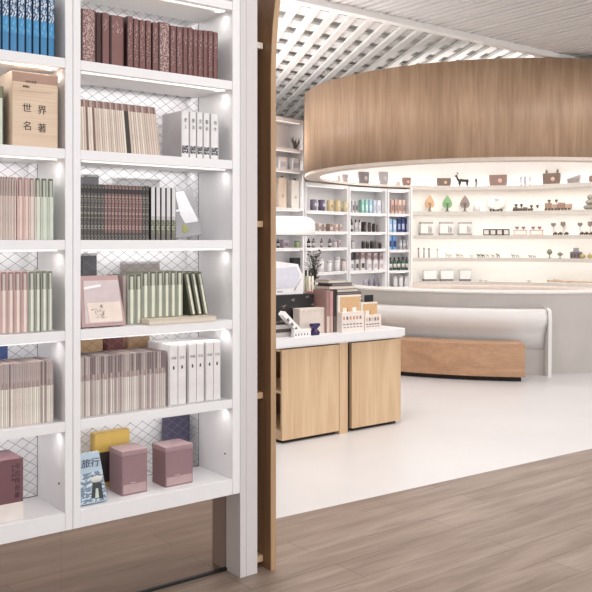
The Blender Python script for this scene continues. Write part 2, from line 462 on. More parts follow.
# --- right bay, top row: dark red leather set
RED = C((122, 82, 78), 0.5); REDD = C((70, 42, 41), 0.5)
RSP = speck('red_cloth_stamped', (120, 84, 80), (184, 158, 152), thr=0.5, st=(200, 200, 130))
RSPF = speck('red_cloth_lightly_stamped', (118, 80, 77), (182, 152, 146), thr=0.58, st=(200, 200, 130))
redE = [(40, 92, 20), (93, 110, 0), (112, 140, 1), (142, 190, 1), (200, 222, 2), (222, 242, 3), (242, 265, 3), (265, 285, 3), (288, 310, 3), (310, 350, 20), (350, 372, 3), (372, 395, 3), (395, 412, 1), (412, 430, 3), (430, 447, 1), (447, 465, 3), (465, 482, 1), (482, 500, 3), (500, 517, 1)]
redl = {20: 'thick dark red book covered in pale ornament', 0: 'slim plain dark red book', 1: 'dark red book with small stamped title', 2: 'dark red book with rubbed spine', 3: 'dark red book with pale speckled spine'}
for i, (a, c, k) in enumerate(redE):
    u0, u1 = 70+a/3.482, 70+c/3.482 - 0.15
    x0, x1 = X(u0), X(u1)
    h = 0.212 + (0.004 if k in (2, 20) else 0) + random.uniform(-0.003, 0.003)
    if k == 20: bd = [(0, 1, RSP)]
    elif k in (3, 2): bd = [(0, .12, RED), (.12, .9, RSPF), (.9, 1, RED)]
    elif k == 0: bd = [(0, 1, REDD)]
    else: bd = [(0, .66, RED), (.66, .9, RSPF), (.9, 1, RED)]
    put_book(x0, x1-0.0006, 2.2145, h, 0.15, bd, REDD, '%s, %s from the left among the red ones' % (redl[k], ordw(i+1)), 'dark red books on the upper shelf', parts=None, bulge=0.006)

# --- second row: thin cream volumes, the later ones leaning, then five white slip-cased ones
CRM = [C((222, 208, 196), 0.6), C((214, 196, 184), 0.6), C((228, 218, 204), 0.6), C((206, 190, 176), 0.6)]
CRD = [C((150, 122, 116), 0.6), C((124, 96, 92), 0.6), C((176, 156, 146), 0.6)]
u = 81.0; i = 0; end = 160.5; us = []
while u < end:
    wpx = random.choice([2.0, 2.3, 2.6, 2.1]); us.append((u, min(u+wpx, end+.6))); u += wpx
for i, (u0, u1) in enumerate(us):
    x0, x1 = X(u0), X(u1)
    dk = 126 < u0 < 130.5 or i in (3, 6)
    cv = C((60, 54, 48), 0.5) if 126 < u0 < 130.5 else random.choice(CRD)
    m = random.choice(CRM); top = CRD[i % 3]
    f = min(1, max(0, (u0-81)/80)); lean = -0.03 - 0.10*f
    h = 0.205
    w = (x1-x0)
    b = MB(); M = Matrix.Rotation(lean, 4, 'Y')
    dwm = cv if dk else m
    o = book_mesh(w*0.97, h, 0.15, [(0, .86, dwm), (.86, 1, top)], cv, PAGE, 0.002, M, .09).build('book', None, (x0, 3.212, 1.8625))
    tag(o, '%s thin book, %s from the left on the shelf under the red set' % ('dark-covered' if dk else 'cream', ordw(i+1)), 'book', 'thin cream books leaning on the second shelf')
WSP = C((226, 222, 222), 0.45); GREYL = C((186, 182, 184), 0.5)
ORN = speck('dark_ornament', (58, 54, 58), (190, 186, 190), thr=0.5, st=(160, 160, 160))
for i, (a, c) in enumerate([(389, 416), (418, 441), (443, 464), (466, 488), (491, 519)]):
    x0, x1 = X(70+a/3.482), X(70+c/3.482)
    def prt(t, w, h, M, i=i):
        text_part('史卷文集书'[i], 0.020, C((88, 84, 88)), t, (w/2, -0.0015, h*0.80), sx=0.8)
        text_part('上古中近今'[i], 0.018, C((70, 66, 70)), t, (w/2, -0.0015, h*0.66), sx=0.8)
    put_book(x0, x1, 1.8625, 0.203, 0.17, [(0, .10, WSP), (.10, .27, ORN), (.27, 1, WSP)], GREYL, 'tall white volume with dark band near the foot, %s of five from the left' % ORD[i+1], 'white volumes with dark ornament', parts=prt, bulge=0.002)

# --- third row: dark banded volumes, grey and white volumes, two leaning picture books
def banded(name, c1, c2):
    return speck(name, c1, c2, thr=0.52, st=(60, 60, 190))
BG = banded('green_black_banded_spine', (78, 74, 70), (140, 134, 126)); BR = banded('red_brown_banded_spine', (122, 92, 88), (172, 142, 136)); BK = C((52, 46, 46))
n = 20
for i in range(n):
    u0 = 80.6 + i*(149.6-80.6)/n; u1 = u0 + (149.6-80.6)/n - 0.2
    k = BG if i < 7 or i > 17 else BR
    put_book(X(u0), X(u1), 1.5085, 0.224 - (0.0 if i < 19 else -.002), 0.15, [(0, .13, BG), (.13, .84, k), (.84, .93, BK), (.93, 1, k)], BK,
             '%s book with banded spine, %s from the left on its shelf' % ('dark green' if k == BG else 'reddish brown', ordw(i+1)), 'dark banded books on the third shelf', bulge=0.002)
for i, (a, c) in enumerate([(283, 299), (301, 317), (319, 335), (337, 353), (355, 371)]):
    put_book(X(70+a/3.482), X(70+c/3.482)-0.001, 1.5085, 0.222, 0.15, [(0, .12, C((112, 106, 100))), (.12, .38, banded('olive_spine', (110, 112, 88), (168, 168, 156)) if i == 0 else MC['olive_spine']), (.38, .45, GREYL), (.45, 1, C((212, 208, 210)))], C((44, 42, 44)),
             'white-spined book with olive foot and black boards, %s of five' % ORD[i+1], 'white and olive books', bulge=0.002)
def lean_cover(u0, u1, z, h, w, lean, ytilt, label, cat, deco, name='picture_book', y=3.23):
    """a book facing the room, tipped back and slanted"""
    t = thing(name, label, cat, (X(u0, y), y, z))
    return t
t = thing('picture_book', 'grey picture book with green pear on its cover, leaning beside white and olive books', 'book', (X(178, 3.235), 3.235, 1.514))
Mt = Matrix.Rotation(math.radians(-9), 4, 'X') @ Matrix.Rotation(math.radians(-8), 4, 'Y')
gw = X(205, 3.235)-X(178, 3.235)
b = MB(); b.box(-0.012, gw-.012, 0, 0.02, 0.004, 0.208, C((150, 148, 150)), Mt); b.build('cover', t)
b = MB(); b.prism([(0.03, 0.203), (0.075, 0.203), (gw-0.02, 0.075), (gw-0.02, 0.062), (0.05, 0.062), (0.035, 0.10)], -0.0015, 0, C((222, 220, 224)), Mt)
b.prism([(-.008, .13), (.02, .125), (.05, .128), (.05, .118), (-.008, .115)], -.002, 0, C((232, 230, 232)), Mt); b.build('cover_print', t)
b = MB(); b.lathe([(0.001, 0), (0.013, .003), (0.017, .012), (0.014, .024), (0.008, .036), (0.003, .040)], C((150, 152, 96)), 12, M=Mt @ Matrix.Translation((0.045, -0.0, 0.02)) @ Matrix.Diagonal((1, 0.15, 1, 1))); b.build('pear_print', t)

# --- fourth row: pink boxed picture, mauve book, green and cream books on a flat book
z4 = 1.1555
t = thing('boxed_print', 'pink boxed book with a sketch on its pale cover, tilted on the fourth shelf', 'box', (X(82, 3.21), 3.21, z4+.0045))
w4 = X(127, 3.21)-X(83, 3.21); h4 = 0.205
Mt = Matrix.Rotation(math.radians(-5), 4, 'X')
tl = 0.024
b = MB(); b.prism([(0, 0), (w4, 0), (w4-tl-.006, h4), (-.002, h4)], 0, 0.045, PINKC, Mt); b.build('box', t)
b = MB(); b.prism([(.014, .014), (w4-.014, .014), (w4-.030, h4-.02), (.012, h4-.02)], -.002, 0, C((206, 190, 190)), Mt); b.build('cover', t)
b = MB(); b.prism([(.032, .018), (w4-.016, .018), (w4-.024, .096), (.022, .096)], -.004, -.002, C((232, 216, 204)), Mt)
b.build('label_panel', t)
b = MB()
random.seed(3)
for k in range(14):
    ax, az = .045+random.random()*.055, .035+random.random()*.045
    b.tube([(ax, -.005, az), (ax+random.uniform(-.012, .012), -.005, az+random.uniform(-.012, .012)), (ax+random.uniform(-.016, .016), -.005, az+random.uniform(-.012, .012))], .0007, C((130, 112, 112)), 4, M=Mt)
b.build('sketch', t)
b = MB(); b.prism([(.012, .150), (.085, .160), (.085, .170), (.012, .160)], -.004, -.002, C((240, 238, 238)), Mt); b.build('pale_strip', t)
put_book(X(123.5, 3.26), X(131, 3.26), z4, 0.205, 0.15, [(0, 1, C((168, 150, 146)))], C((150, 130, 126)), 'greyish mauve book standing behind the tilted pink box', 'green and cream books', yf=3.262)
GR = C((146, 150, 136), 0.55); GRT = C((84, 80, 70), 0.55); GRC = C((216, 216, 198), 0.55)
def greenbook(u0, u1, z, h, lean, label, group, cols, y=3.245, name='book'):
    x0, x1 = X(u0, y), X(u1, y); w = x1-x0; c1, ct, cc = cols
    t = thing(name, label, 'book', (x0, y, z), 0, group)
    M = Matrix.Rotation(lean, 4, 'Y') if lean else None
    book_mesh(w, h, 0.145, [(0, .70, c1), (.70, 1, ct)], c1, PAGE, 0.003, M).build('cover', t)
    b = MB(); b.box(w*.30, w*.68, -.0018, .002, .004, h*.70, cc, M); b.box(w*.30, w*.68, -.0018, .002, h*.70, h-.008, C(tuple(int(q*.86) for q in RGBOF.get(cc.name, (206, 200, 184)))), M); b.build('spine_strip', t)
    return t
ge = [(202, 228), (229, 250), (251, 276), (277, 302), (303, 326), (327, 348), (349, 370), (371, 394)]
fb = X(149.5, 3.2)
for i, (a, c) in enumerate(ge):
    u0, u1 = 70+a/3.482, 70+c/3.482
    on = X(u0, 3.245) >= fb-0.02
    greenbook(u0, u1, z4+0.0225 if on else z4, 0.196 if on else 0.208, 0, 'upright sage green book with cream spine strip, %s of eight' % ORD[i+1], 'green and cream books', (GR, GRT, GRC))
for i, (a, c) in enumerate([(424, 440), (446, 462), (468, 484)]):
    greenbook(70+a/3.482, 70+c/3.482, z4+0.0225, 0.19, -0.20, 'leaning dark green book with cream strip, %s of three beside the bookcase side' % ORD[i+1], 'leaning green books', (C((96, 98, 82)), C((84, 84, 70)), GRC))
t = thing('flat_book', 'cream flat book lying under the sage green books at the shelf edge', 'book', (fb-.018, 3.172, z4))
wf = X(214, 3.2)-fb
MB().bev(0, wf+.015, 0, 0.24, 0, .004, C((214, 196, 176)), .001).build('lower_cover', t)
MB().box(.003, wf+.012, .003, .238, .0042, .0178, PAGE).build('page_block', t)
MB().bev(0, wf+.015, 0, 0.24, .018, .022, C((206, 190, 172)), .001).build('upper_cover', t)

# --- fifth row: thin magazines, three white double slipcases
z5 = 0.8025
MAGT = [C((158, 143, 140), 0.6), C((118, 102, 102), 0.6), C((176, 162, 158), 0.6)]
MAGB = [C((206, 196, 190), 0.6), C((218, 210, 202), 0.6), C((186, 174, 168), 0.6), C((198, 188, 180), 0.6)]
MAGM = [C((176, 158, 154), 0.6), C((160, 142, 140), 0.6)]
def magazines(ua, ub, z, h, place, group, key, tones=None):
    random.seed(key); u = ua; i = 0
    B = tones or MAGB
    while u < ub-0.6:
        wpx = random.choice([1.7, 2.0, 2.3]); x0, x1 = X(u), X(min(u+wpx, ub))
        dk = random.random() < 0.13
        cv = random.choice(MAGT)
        if dk: bd = [(0, .62, MAGM[1]), (.62, .74, MAGT[1]), (.74, 1, MAGT[1])]
        else:
            bd = [(0, .60, random.choice(B)), (.60, .70, MAGM[i % 2]), (.70, 1, random.choice(MAGT) if not tones else random.choice([MAGT[2], MAGM[0]]))]
        o = book_mesh((x1-x0)*.95, h+random.uniform(-.001, .001), 0.16, bd, cv, PAGE, .001, None, .07).build('magazine', None, (x0, 3.212, z))
        tag(o, '%s thin magazine %s, %s from the left' % ('dark-spined' if dk else 'pale', place, ordw(i+1)), 'magazine', group)
        u += wpx; i += 1
magazines(80.6, 166.8, z5, 0.236, 'beside the white slipcases', 'thin magazines beside the white slipcases', 11)
for i, (u0, u1) in enumerate([(169, 186.5), (188.2, 204.4), (205.4, 221)]):
    x0, x1 = X(u0, 3.205), X(u1, 3.205); w = x1-x0; h = 0.262
    t = thing('slipcase', 'white double slipcase with small grey emblems, %s' % ['next to the thin magazines', 'between two other white slipcases', 'nearest the bookcase side'][i], 'slipcase', (x0, 3.205, z5), 0, 'white slipcases')
    b = MB(); b.bev(0, w, 0.004, 0.19, 0, h, C((214, 211, 210), 0.3, coat=0.4), .002); b.build('case', t)
    for k in (0, 1):
        b = MB(); b.bev(w*(.04+.48*k), w*(.48+.48*k), -.001, .006, .005, h-.006, C((222, 217, 216), 0.35), .001); sp = b.build('volume_spine', t)
        text_part('中国' if k == 0 else '文选', 0.014, C((150, 144, 144)), sp, (w*(.26+.48*k), -.002, h*.77), sx=.9)
        b = MB(); b.lathe([(.0032, 0), (.0045, .004), (.0036, .012), (.001, .016)], C((70, 66, 66)), 8, M=Matrix.Translation((w*(.26+.48*k), -.0012, h*.59)) @ Matrix.Diagonal((1, .2, 1, 1))); b.build('emblem', sp)

# --- bottom row
z6 = 0.4495
t = thing('photo_book', 'pale blue book with crowded picture cover, tilted on the bottom shelf', 'book', (X(80.5, 3.21), 3.21, z6+.005))
w6 = X(108, 3.21)-X(81, 3.21); h6 = .198
Mt = Matrix.Rotation(math.radians(-7), 4, 'X')
PHOTO = speck('busy_blue_print', (112, 128, 146), (196, 208, 218), thr=.5, st=(60, 60, 120))
b = MB(); b.prism([(0, 0), (w6, 0), (w6-.026, h6), (0, h6)], 0, .035, C((168, 184, 196)), Mt); b.build('cover', t)
b = MB(); b.prism([(.004, .004), (w6-.004, .004), (w6-.016, h6*.62), (.004, h6*.60)], -.001, 0, PHOTO, Mt); b.build('cover_picture', t)
text_part('旅行', .040, C((52, 58, 92)), t, (w6*.42, .012, h6*.79), rot=(PI/2-math.radians(7)*-1, 0, 0), name='title_lettering')
b = MB(); b.lathe([(.012, 0), (.024, .006), (.026, .018), (.010, .024)], C((206, 204, 198)), 12, M=Mt @ Matrix.Translation((w6*.62, -.001, h6*.40)) @ Matrix.Diagonal((1, .08, 1, 1)))
b.prism([(w6*.40, .02), (w6*.85, .012), (w6*.80, .075), (w6*.48, .08)], -.002, -.001, C((44, 50, 50)), Mt); b.prism([(w6*.54, .018), (w6*.68, .018), (w6*.66, .055), (w6*.58, .055)], -.003, -.002, C((196, 204, 196)), Mt); b.build('cover_figure', t)
def mauve_box(u0, u1, h, rot, label, y=3.235, dep=.12):
    x0, x1 = X(u0, y), X(u1, y); w = x1-x0
    t = thing('gift_box', label, 'box', (x0, y, z6), rot)
    MB().bev(0, w, 0, dep, 0, h-.02, MAUVE, .003).build('box', t)
    MB().bev(-.0012, w+.0012, -.0012, dep+.0012, h-.0205, h, C((156, 128, 131), .4), .003).build('lid', t)
    MB().box(.006, w-.006, -.0008, 0, h*.04, h*.24, C((176, 150, 150), .3)).build('label_band', t)
    MB().box(w*.34, w*.52, -.0006, 0, h*.262, h*.275, C((200, 176, 172))).build('printed_mark', t)
    return t
mauve_box(122, 147.5, .185, 0, 'larger mauve box in front of the yellow pack on the bottom shelf')
mauve_box(165.5, 193, .172, 0, 'mauve box standing alone near the bookcase side on the bottom shelf')
t = thing('wrapped_pack', 'yellow wrapped pack showing behind the mauve box', 'box', (X(94, 3.41), 3.41, z6))
MB().bev(0, .17, 0, .045, 0, .235, C((196, 162, 84), .35), .006).build('wrapping', t)
MB().box(.0, .10, -.002, 0, .02, .15, C((52, 40, 42))).build('printed_side', t)

# --- things glimpsed through the wire mesh from the far side of the bookcase
def seen(name, u0, u1, z, h, m, label, cat='box', dep=.06):
    y = 3.495; x0, x1 = X(u0, y), X(u1, y)
    o = MB().bev(x0, x1, y, y+dep, z, z+h, m, .003)
    oo = MB()
    t = thing(name, label, cat, (x0, y, z))
    MB().bev(0, x1-x0, 0, dep, 0, h, m, .003).build('body', t)
    MB().bev(-.001, x1-x0+.001, -.001, dep+.001, h, h+.012, C((200, 196, 196)), .002).build('lid', t)
    return t
SZB = 0.0
for zz in SZ[:-1]:
    pass
# rear ledges that carry them
led = []
for x0_, x1_ in ((1.40, 2.108), (0.615, 1.332)):
    par = [o for o in bpy.data.objects if o.name.startswith('bookcase') and abs(o.location.x - (1.3655 if x0_ > 1 else .58)) < .01][0]
    for zz in SZ[:-1]:
        MB().box(x0_-par.location.x, x1_-par.location.x, .289, .399, zz-.02, zz, WHITE).build('rear_shelf', par)
seen('storage_box', 84, 99, 1.508, .275, C((128, 126, 130)), 'grey box behind the mesh above the dark banded books')
seen('storage_tray', 118, 160, 1.508, .268, C((214, 212, 212)), 'white tray behind the mesh above the banded books')
seen('storage_box', 82, 97, 1.155, .285, C((92, 90, 94)), 'dark patterned box behind the mesh above the pink boxed book')
seen('storage_box', 126, 160, 1.155, .245, C((170, 158, 154)), 'taupe box behind the mesh above the sage green books')
seen('storage_box', 80, 103, .802, .28, C((196, 160, 118)), 'kraft box behind the mesh above the thin magazines')
seen('storage_box', 107, 124, .802, .275, C((120, 60, 56)), 'dark red box behind the mesh above the thin magazines')
seen('storage_box', 128, 150, .802, .27, C((186, 148, 110)), 'brown box behind the mesh beside the white slipcases')
seen('storage_box', 168, 190, .449, .24, C((74, 70, 96)), 'dark violet box behind the mesh over the lone mauve box')
seen('storage_box', -4, 8, .802, .275, C((70, 96, 160)), 'blue box behind the mesh over the pale magazines')

# --- left bay
BLU = C((60, 128, 174), .4); BLT = speck('blue_and_white_spine', (50, 84, 124), (206, 216, 226), thr=.48, st=(170, 170, 110)); BLM = speck('blue_light_spine', (66, 146, 196), (150, 196, 224), thr=.6, st=(170, 170, 60))
for i, (a, c) in enumerate([(-34, 9), (11, 48), (50, 87), (89, 126), (128, 160), (163, 197), (200, 236), (238, 272)]):
    put_book(X(a/4.93), X(c/4.93)-.0012, 2.2145, .27, .16, [(0, .28, BLU), (.28, .5, BLM), (.5, 1, BLT)], C((30, 60, 90)), 'blue book with speckled white upper spine, %s from the left' % ORD[i+1], 'blue books', bulge=.005)
y = 3.20
t = thing('wooden_book_box', 'wooden box with four dark characters on its front, below the blue books', 'box', (X(12, y), y, 1.8625))
wb = X(58, y)-X(12, y); hb = .284
WB = wood('pale_birch', (204, 176, 150), (222, 198, 174), 'x', 160)
MB().bev(0, wb, 0, .21, 0, hb, WB, .003).build('box', t)
MB().box(.002, wb-.002, -.0008, 0, hb*.86, hb*.985, C((168, 134, 116))).build('header_band', t)
MB().box(.03, wb-.03, -.0009, 0, hb*.742, hb*.746, C((150, 118, 100))).build('rule_line', t)
tx = lambda u: X(u, y)-X(12, y)
text_part('世', .037, INK, t, (tx(27), -.0012, hb*.51)); text_part('界', .037, INK, t, (tx(42), -.0012, hb*.50))
text_part('名', .037, INK, t, (tx(27.5), -.0012, hb*.27)); text_part('著', .037, INK, t, (tx(42), -.0012, hb*.255))
text_part('中外文学', .011, INK, t, (tx(31), -.0015, hb*.865)); text_part('典藏版', .009, INK, t, (tx(26), -.0015, hb*.80))
put_book(X(-6), X(5.5), 1.8625, .225, .16, [(0, .8, C((206, 214, 200))), (.8, 1, C((120, 118, 92)))], C((90, 92, 78)), 'pale green book with olive top beside the wooden lettered box', 'left bay books', yf=3.23)
LB = [(-22, 0), (2, 16), (18, 30), (33, 47), (50, 64), (66, 82), (84, 97), (104, 136), (140, 170), (173, 203), (207, 240), (243, 280), (283, 318)]
PC = [C((226, 208, 200), .6), C((228, 214, 206), .6), C((226, 200, 192), .6), C((218, 216, 204), .6), C((208, 214, 200), .6)]
PT = [C((172, 142, 140), .6), C((144, 116, 114), .6), C((102, 98, 86), .6)]
for i, (a, c) in enumerate(LB):
    p = PC[i % 2] if i < 7 else PC[2] if i < 9 else PC[0] if i == 9 else PC[3] if i < 11 else PC[4]
    tp = PT[i % 2] if i < 10 else PT[2]
    greenbook(a/5.92, c/5.92, 1.5085, .236, 0, '%s book with darker top band, %s from the left in the pale row' % ('pink-tinted' if i < 10 else 'pale green', ordw(i+1)), 'pastel books on the third shelf', (p, tp, p), y=3.205)
for i, (a, c) in enumerate([(-60, -25), (-20, 0), (2, 42), (45, 82), (86, 124), (128, 166), (170, 206), (210, 240), (246, 280), (284, 312)]):
    pk = i < 6
    greenbook(a/5.92, c/5.92, z4, .232, 0, '%s book with cream spine strip, %s from the left above the pale magazines' % ('dusty pink' if pk else 'grey green', ordw(i+1)), 'pastel books on the fourth shelf',
              (C((206, 178, 172)) if pk else C((172, 174, 162)), C((152, 122, 118)) if pk else C((112, 112, 100)), C((232, 214, 206)) if pk else C((224, 226, 212))), y=3.205)
magazines(-8, 53.8, z5, 0.236, 'under the pastel books', 'pale magazines in the edge bookcase', 23, [C((222, 210, 200), .6), C((226, 222, 208), .6), C((214, 200, 190), .6)])
y = 3.21
t = thing('boxed_set', 'maroon box with white lower band and dark vertical lettering on the bottom shelf', 'box', (X(-12, y), y, z6))
wm = X(23.3, y)-X(-12, y)
MB().bev(0, wm, 0, .16, .066, .232, C((112, 74, 80), .45), .002).build('box', t)
MB().bev(-.001, wm+.001, -.002, .16, 0, .066, C((224, 214, 208), .5), .002).build('paper_band', t)
for k, ch in enumerate('金庸古书集'[0:0] + '今古传奇集'):
    text_part(ch, .024, C((58, 26, 36)), t, (wm*.83, -.0008, .200-k*.027))
for k, ch in enumerate('文学经典'):
    text_part(ch, .010, C((58, 26, 36)), t, (wm*.70, -.0008, .204-k*.017))

# ================================================================== DISPLAY TABLE
def TX(u, Y): return atY(u, Y)[0]
XA, XB, XC, XD = 3.815, 4.372, 4.46, 5.044
TY, TD = 5.08, 0.72
t = thing('cabinet', 'oak cabinet with open side cubbies under the white counter', 'cabinet', (XA, TY, 0))
W = XB-XA
MB().box(0, W, 0, .018, .026, .70, OAK).build('front_panel', t)
MB().box(0, W, TD-.018, TD, .026, .70, OAK).build('rear_panel', t)
MB().box(0, W, .018, TD-.018, .682, .70, OAK).build('top_panel', t)
MB().box(0, W, .018, TD-.018, .026, .10, OAK).build('bottom_panel', t)
MB().box(0, W-.2, .018, TD-.018, .372, .394, OAK).build('shelf', t)
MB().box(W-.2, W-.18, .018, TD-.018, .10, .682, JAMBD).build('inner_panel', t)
MB().box(W-.018, W, .018, TD-.018, .10, .682, OAK).build('end_panel', t)
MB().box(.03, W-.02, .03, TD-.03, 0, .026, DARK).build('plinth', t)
t = thing('leg_panel', 'slim oak upright between the two oak cabinets under the white counter', 'panel', (XB+.002, TY-.004, 0))
MB().bev(0, XC-XB-.002, 0, TD-.05, 0, .712, OAK, .002).build('upright', t)
t = thing('cabinet', 'closed oak cabinet at the free end of the white counter', 'cabinet', (XC+.006, TY, 0))
W = XD-XC-.006; q = .04
MB().box(q, W, 0, .02, .026, .70, OAK).build('door', t)
MB().box(q, W, .021, TD, .026, .70, OAK).build('body', t)
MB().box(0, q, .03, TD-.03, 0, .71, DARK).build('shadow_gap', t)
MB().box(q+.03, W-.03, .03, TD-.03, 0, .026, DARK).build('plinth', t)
t = thing('countertop', 'thick white counter slab lying on the oak cabinets', 'countertop', (3.6, 5.03, .7135))
W = 5.075-3.6; D = .86
pts = [(0, 0)] + [(W-.05+.05*math.sin(a), .05-.05*math.cos(a)) for a in [i*PI/16 for i in range(9)]] + [(W-.05+.05*math.cos(a), D-.05+.05*math.sin(a)) for a in [i*PI/16 for i in range(9)]] + [(0, D)]
def slab(z0, z1, ins, m):
    P = [(min(max(x, 0), W-ins), min(max(y_, ins), D-ins)) for x, y_ in pts]; n = len(P)
    return MB().add([(x, y_, z0) for x, y_ in P] + [(x, y_, z1) for x, y_ in P], [tuple(range(n)), tuple(range(n, 2*n))] + [(i, (i+1) % n, n+(i+1) % n, n+i) for i in range(n)], m)
slab(.016, .0735, 0, WHITE).build('slab', t)
slab(0, .0155, .03, WHITE).build('under_lip', t)
TZ = .7875

def tbox(name, u0, u1, Y, z0, z1, dep, m, label, cat='box', lid=None, lidh=.02):
    x0, x1 = TX(u0, Y), TX(u1, Y)
    t = thing(name, label, cat, (x0, Y, z0))
    h = z1-z0
    MB().bev(0, x1-x0, 0, dep, 0, h-lidh, m, .003).build('box', t)
    MB().bev(-.001, x1-x0+.001, -.001, dep+.001, h-lidh, h, lid or m, .003).build('lid', t)
    return t, x1-x0, h
MARB = speck('black_marble', (30, 27, 28), (120, 112, 108), thr=.62, st=(10, 10, 26))
tbox('marble_box', 270, 314, 5.30, TZ, 1.090, .28, MARB, 'black marbled box under the white slanted stand on the counter')
tbox('pink_box', 315, 328.5, 5.36, TZ, 1.10, .12, C((204, 140, 142)), 'pink box beside the black marbled box on the counter')
tb, w_, h_ = tbox('pale_box', 300, 328, 5.19, TZ, .985, .09, C((214, 200, 190)), 'wide pale beige box in front of the black marbled box')
t = thing('card_holder', 'white sloping card holder with a row of dark squares, on the counter', 'card holder', (TX(283, 5.10), 5.10, TZ))
w_ = TX(303, 5.10)-TX(283, 5.10)
b = MB(); b.prism([(0, .17), (.02, .195), (w_+.01, .03), (w_+.01, 0), (w_-.03, 0)], 0, .06, C((236, 232, 230))); b.build('frame', t)
for k in range(3):
    f = .18+.24*k; cx_, cz_ = .004+(w_-.03)*f, .162-.15*f
    MB().prism([(cx_, cz_), (cx_+.016, cz_+.012), (cx_+.030, cz_-.010), (cx_+.014, cz_-.022)], -.001, 0, C((110, 104, 102))).build('dark_square', t)
t = thing('acrylic_box', 'clear box with dark contents at the jamb end of the counter', 'box', (TX(272, 5.13), 5.13, TZ))
w_ = TX(291, 5.13)-TX(272, 5.13)
MB().bev(0, w_, 0, .05, 0, .09, C((176, 168, 164), .3), .003).build('box', t)
MB().box(-.001, w_+.001, -.001, .051, .035, .062, C((66, 56, 54))).build('dark_band', t)
t = thing('sign_tray', 'low white tray with black marks along its front edge', 'tray', (TX(294, 5.06), 5.06, TZ))
w_ = TX(311, 5.06)-TX(294, 5.06)
MB().bev(0, w_, 0, .035, 0, .055, C((230, 226, 224)), .002).build('tray', t)
for k in range(5):
    xx = .012+k*(w_-.024)/5
    MB().prism([(xx, .012), (xx+.012, .012), (xx+.006, .030)], -.001, 0, INK).build('printed_mark', t)
t = thing('tape_dispenser', 'small dark violet dispenser standing on the counter edge', 'dispenser', (TX(316, 5.08), 5.08, TZ))
b = MB(); b.prism([(-.034, 0), (.030, 0), (.040, .02), (.012, .05), (.044, .075), (.04, .09), (-.028, .088), (-.034, .07), (-.012, .045)], 0, .04, C((52, 42, 84), .35)); b.build('body', t)
b = MB(); b.lathe([(.014, 0), (.014, .02)], C((88, 80, 120)), 12, M=Matrix.Translation((0, -.002, .035)) @ Matrix.Rotation(-PI/2, 4, 'X')); b.build('roll', t)
# tall upright books
for (u0, u1, v, c1, c2, lab, ln) in [(326.8, 330.2, 290, (150, 118, 112), (206, 190, 178), 'tall brown-topped book upright on the counter beside the pink box', .03), (330.5, 333.4, 291, (190, 140, 138), (196, 170, 160), 'tall rosy book upright between brown and black books', .02), (333.8, 337.8, 290, (34, 29, 31), (92, 80, 78), 'tall black book upright against the kraft card rack', .0)]:
    Y = 5.16; x0, x1 = TX(u0, Y), TX(u1, Y); tt = atY(u0, Y)[1]
    h = zat(v, tt)-TZ
    put_book(x0, x1, TZ, h, .17, [(0, .12, C(c2)), (.12, .38, C(c2)), (.38, 1, C(c1))], C(c1), lab, 'upright books on the counter', yf=Y, bulge=.002)
# pile of dark flat books behind
zz = TZ; random.seed(5)
t = thing('riser', 'white riser block behind the card racks carrying a pile of dark books', 'riser', (TX(334, 5.46), 5.46, TZ))
MB().bev(0, .27, 0, .22, 0, .19, C((206, 200, 198)), .004).build('block', t)
zz = TZ + .1905
pc = [(48, 42, 44), (40, 36, 38), (120, 106, 104), (38, 34, 38), (44, 38, 40), (150, 130, 128), (44, 40, 44), (150, 138, 134)]
for k, c in enumerate(pc):
    th = random.uniform(.020, .028); sh = .02*k
    x0 = TX(331, 5.46) + [0, .03, .05, .0, .02, -.02, .01, -.03][k]; ww = [.36, .32, .30, .34, .28, .27, .22, .2][k]
    t = thing('flat_book', '%s flat book, %s up in the pile behind the card racks' % ('dark' if sum(c) < 300 else 'greyish pink', ordw(k+1)), 'book', (x0, 5.455, zz), random.uniform(-.04, .04), 'piled books on the counter')
    MB().bev(0, ww, 0, .20, 0, .003, C(c), .001).build('lower_cover', t)
    MB().box(.003, ww-.003, .003, .197, .0032, th-.0032, PAGE if k % 3 else C((130, 122, 120))).build('page_block', t)
    MB().bev(0, ww, 0, .20, th-.003, th, C(c), .001).build('upper_cover', t)
    zz += th + .0004
# card racks
def rack(u0, u1, vtop, label, extra):
    Y = 5.10; x0, x1 = TX(u0, Y), TX(u1, Y); w_ = x1-x0; h = zat(vtop, atY(u0, Y)[1])-TZ
    t = thing('card_rack', label, 'card rack', (x0, Y, TZ), 0, 'card racks on the counter')
    MB().bev(0, w_-.002, 0, .07, 0, h*.55, C((226, 214, 206)), .002).build('tray', t)
    MB().bev(0, w_-.002, .045, .07, h*.55, h, C((228, 218, 208)), .002).build('back_board', t)
    MB().box(.02, w_-.01, .041, .0448, h*.56, h-.012, KRAFT).build('kraft_card', t)
    n = max(3, int(w_/.035))
    random.seed(int(u0))
    for k in range(n):
        xx = .012+k*(w_-.03)/n
        c = random.choice([(196, 146, 116), (120, 104, 104), (206, 178, 160), (160, 120, 110)])
        MB().box(xx, xx+.018, -.001, 0, h*.34, h*.34+.026, C(c)).build('small_card', t)
        MB().box(xx, xx+.022, -.001, 0, h*.20, h*.20+.008, C((96, 86, 92))).build('caption_line', t)
        MB().box(xx+.004, xx+.026, -.001, 0, h*.12, h*.12+.006, C((130, 120, 126))).build('caption_line', t)
    for k in range(2 if extra else 3):
        MB().bev(.03+k*.05, +.07+k*.05, .022, .038, h*.5, h*.5+.045, C([(232, 220, 206), (206, 164, 120), (240, 232, 224)][k]), .001).build('standing_card', t)
    return t, w_, h
rack(342, 364.5, 296, 'cream card rack with large kraft card on the counter', False)
rack(365, 381.5, 303, 'shorter cream card rack in front of a black card on the counter', True)
o = MB().bev(0, .10, 0, .006, 0, .275, BLACK, .002).build('black_card', None, (TX(364.5, 5.23), 5.23, TZ)); tag(o, 'black card standing behind the shorter cream card rack', 'card')
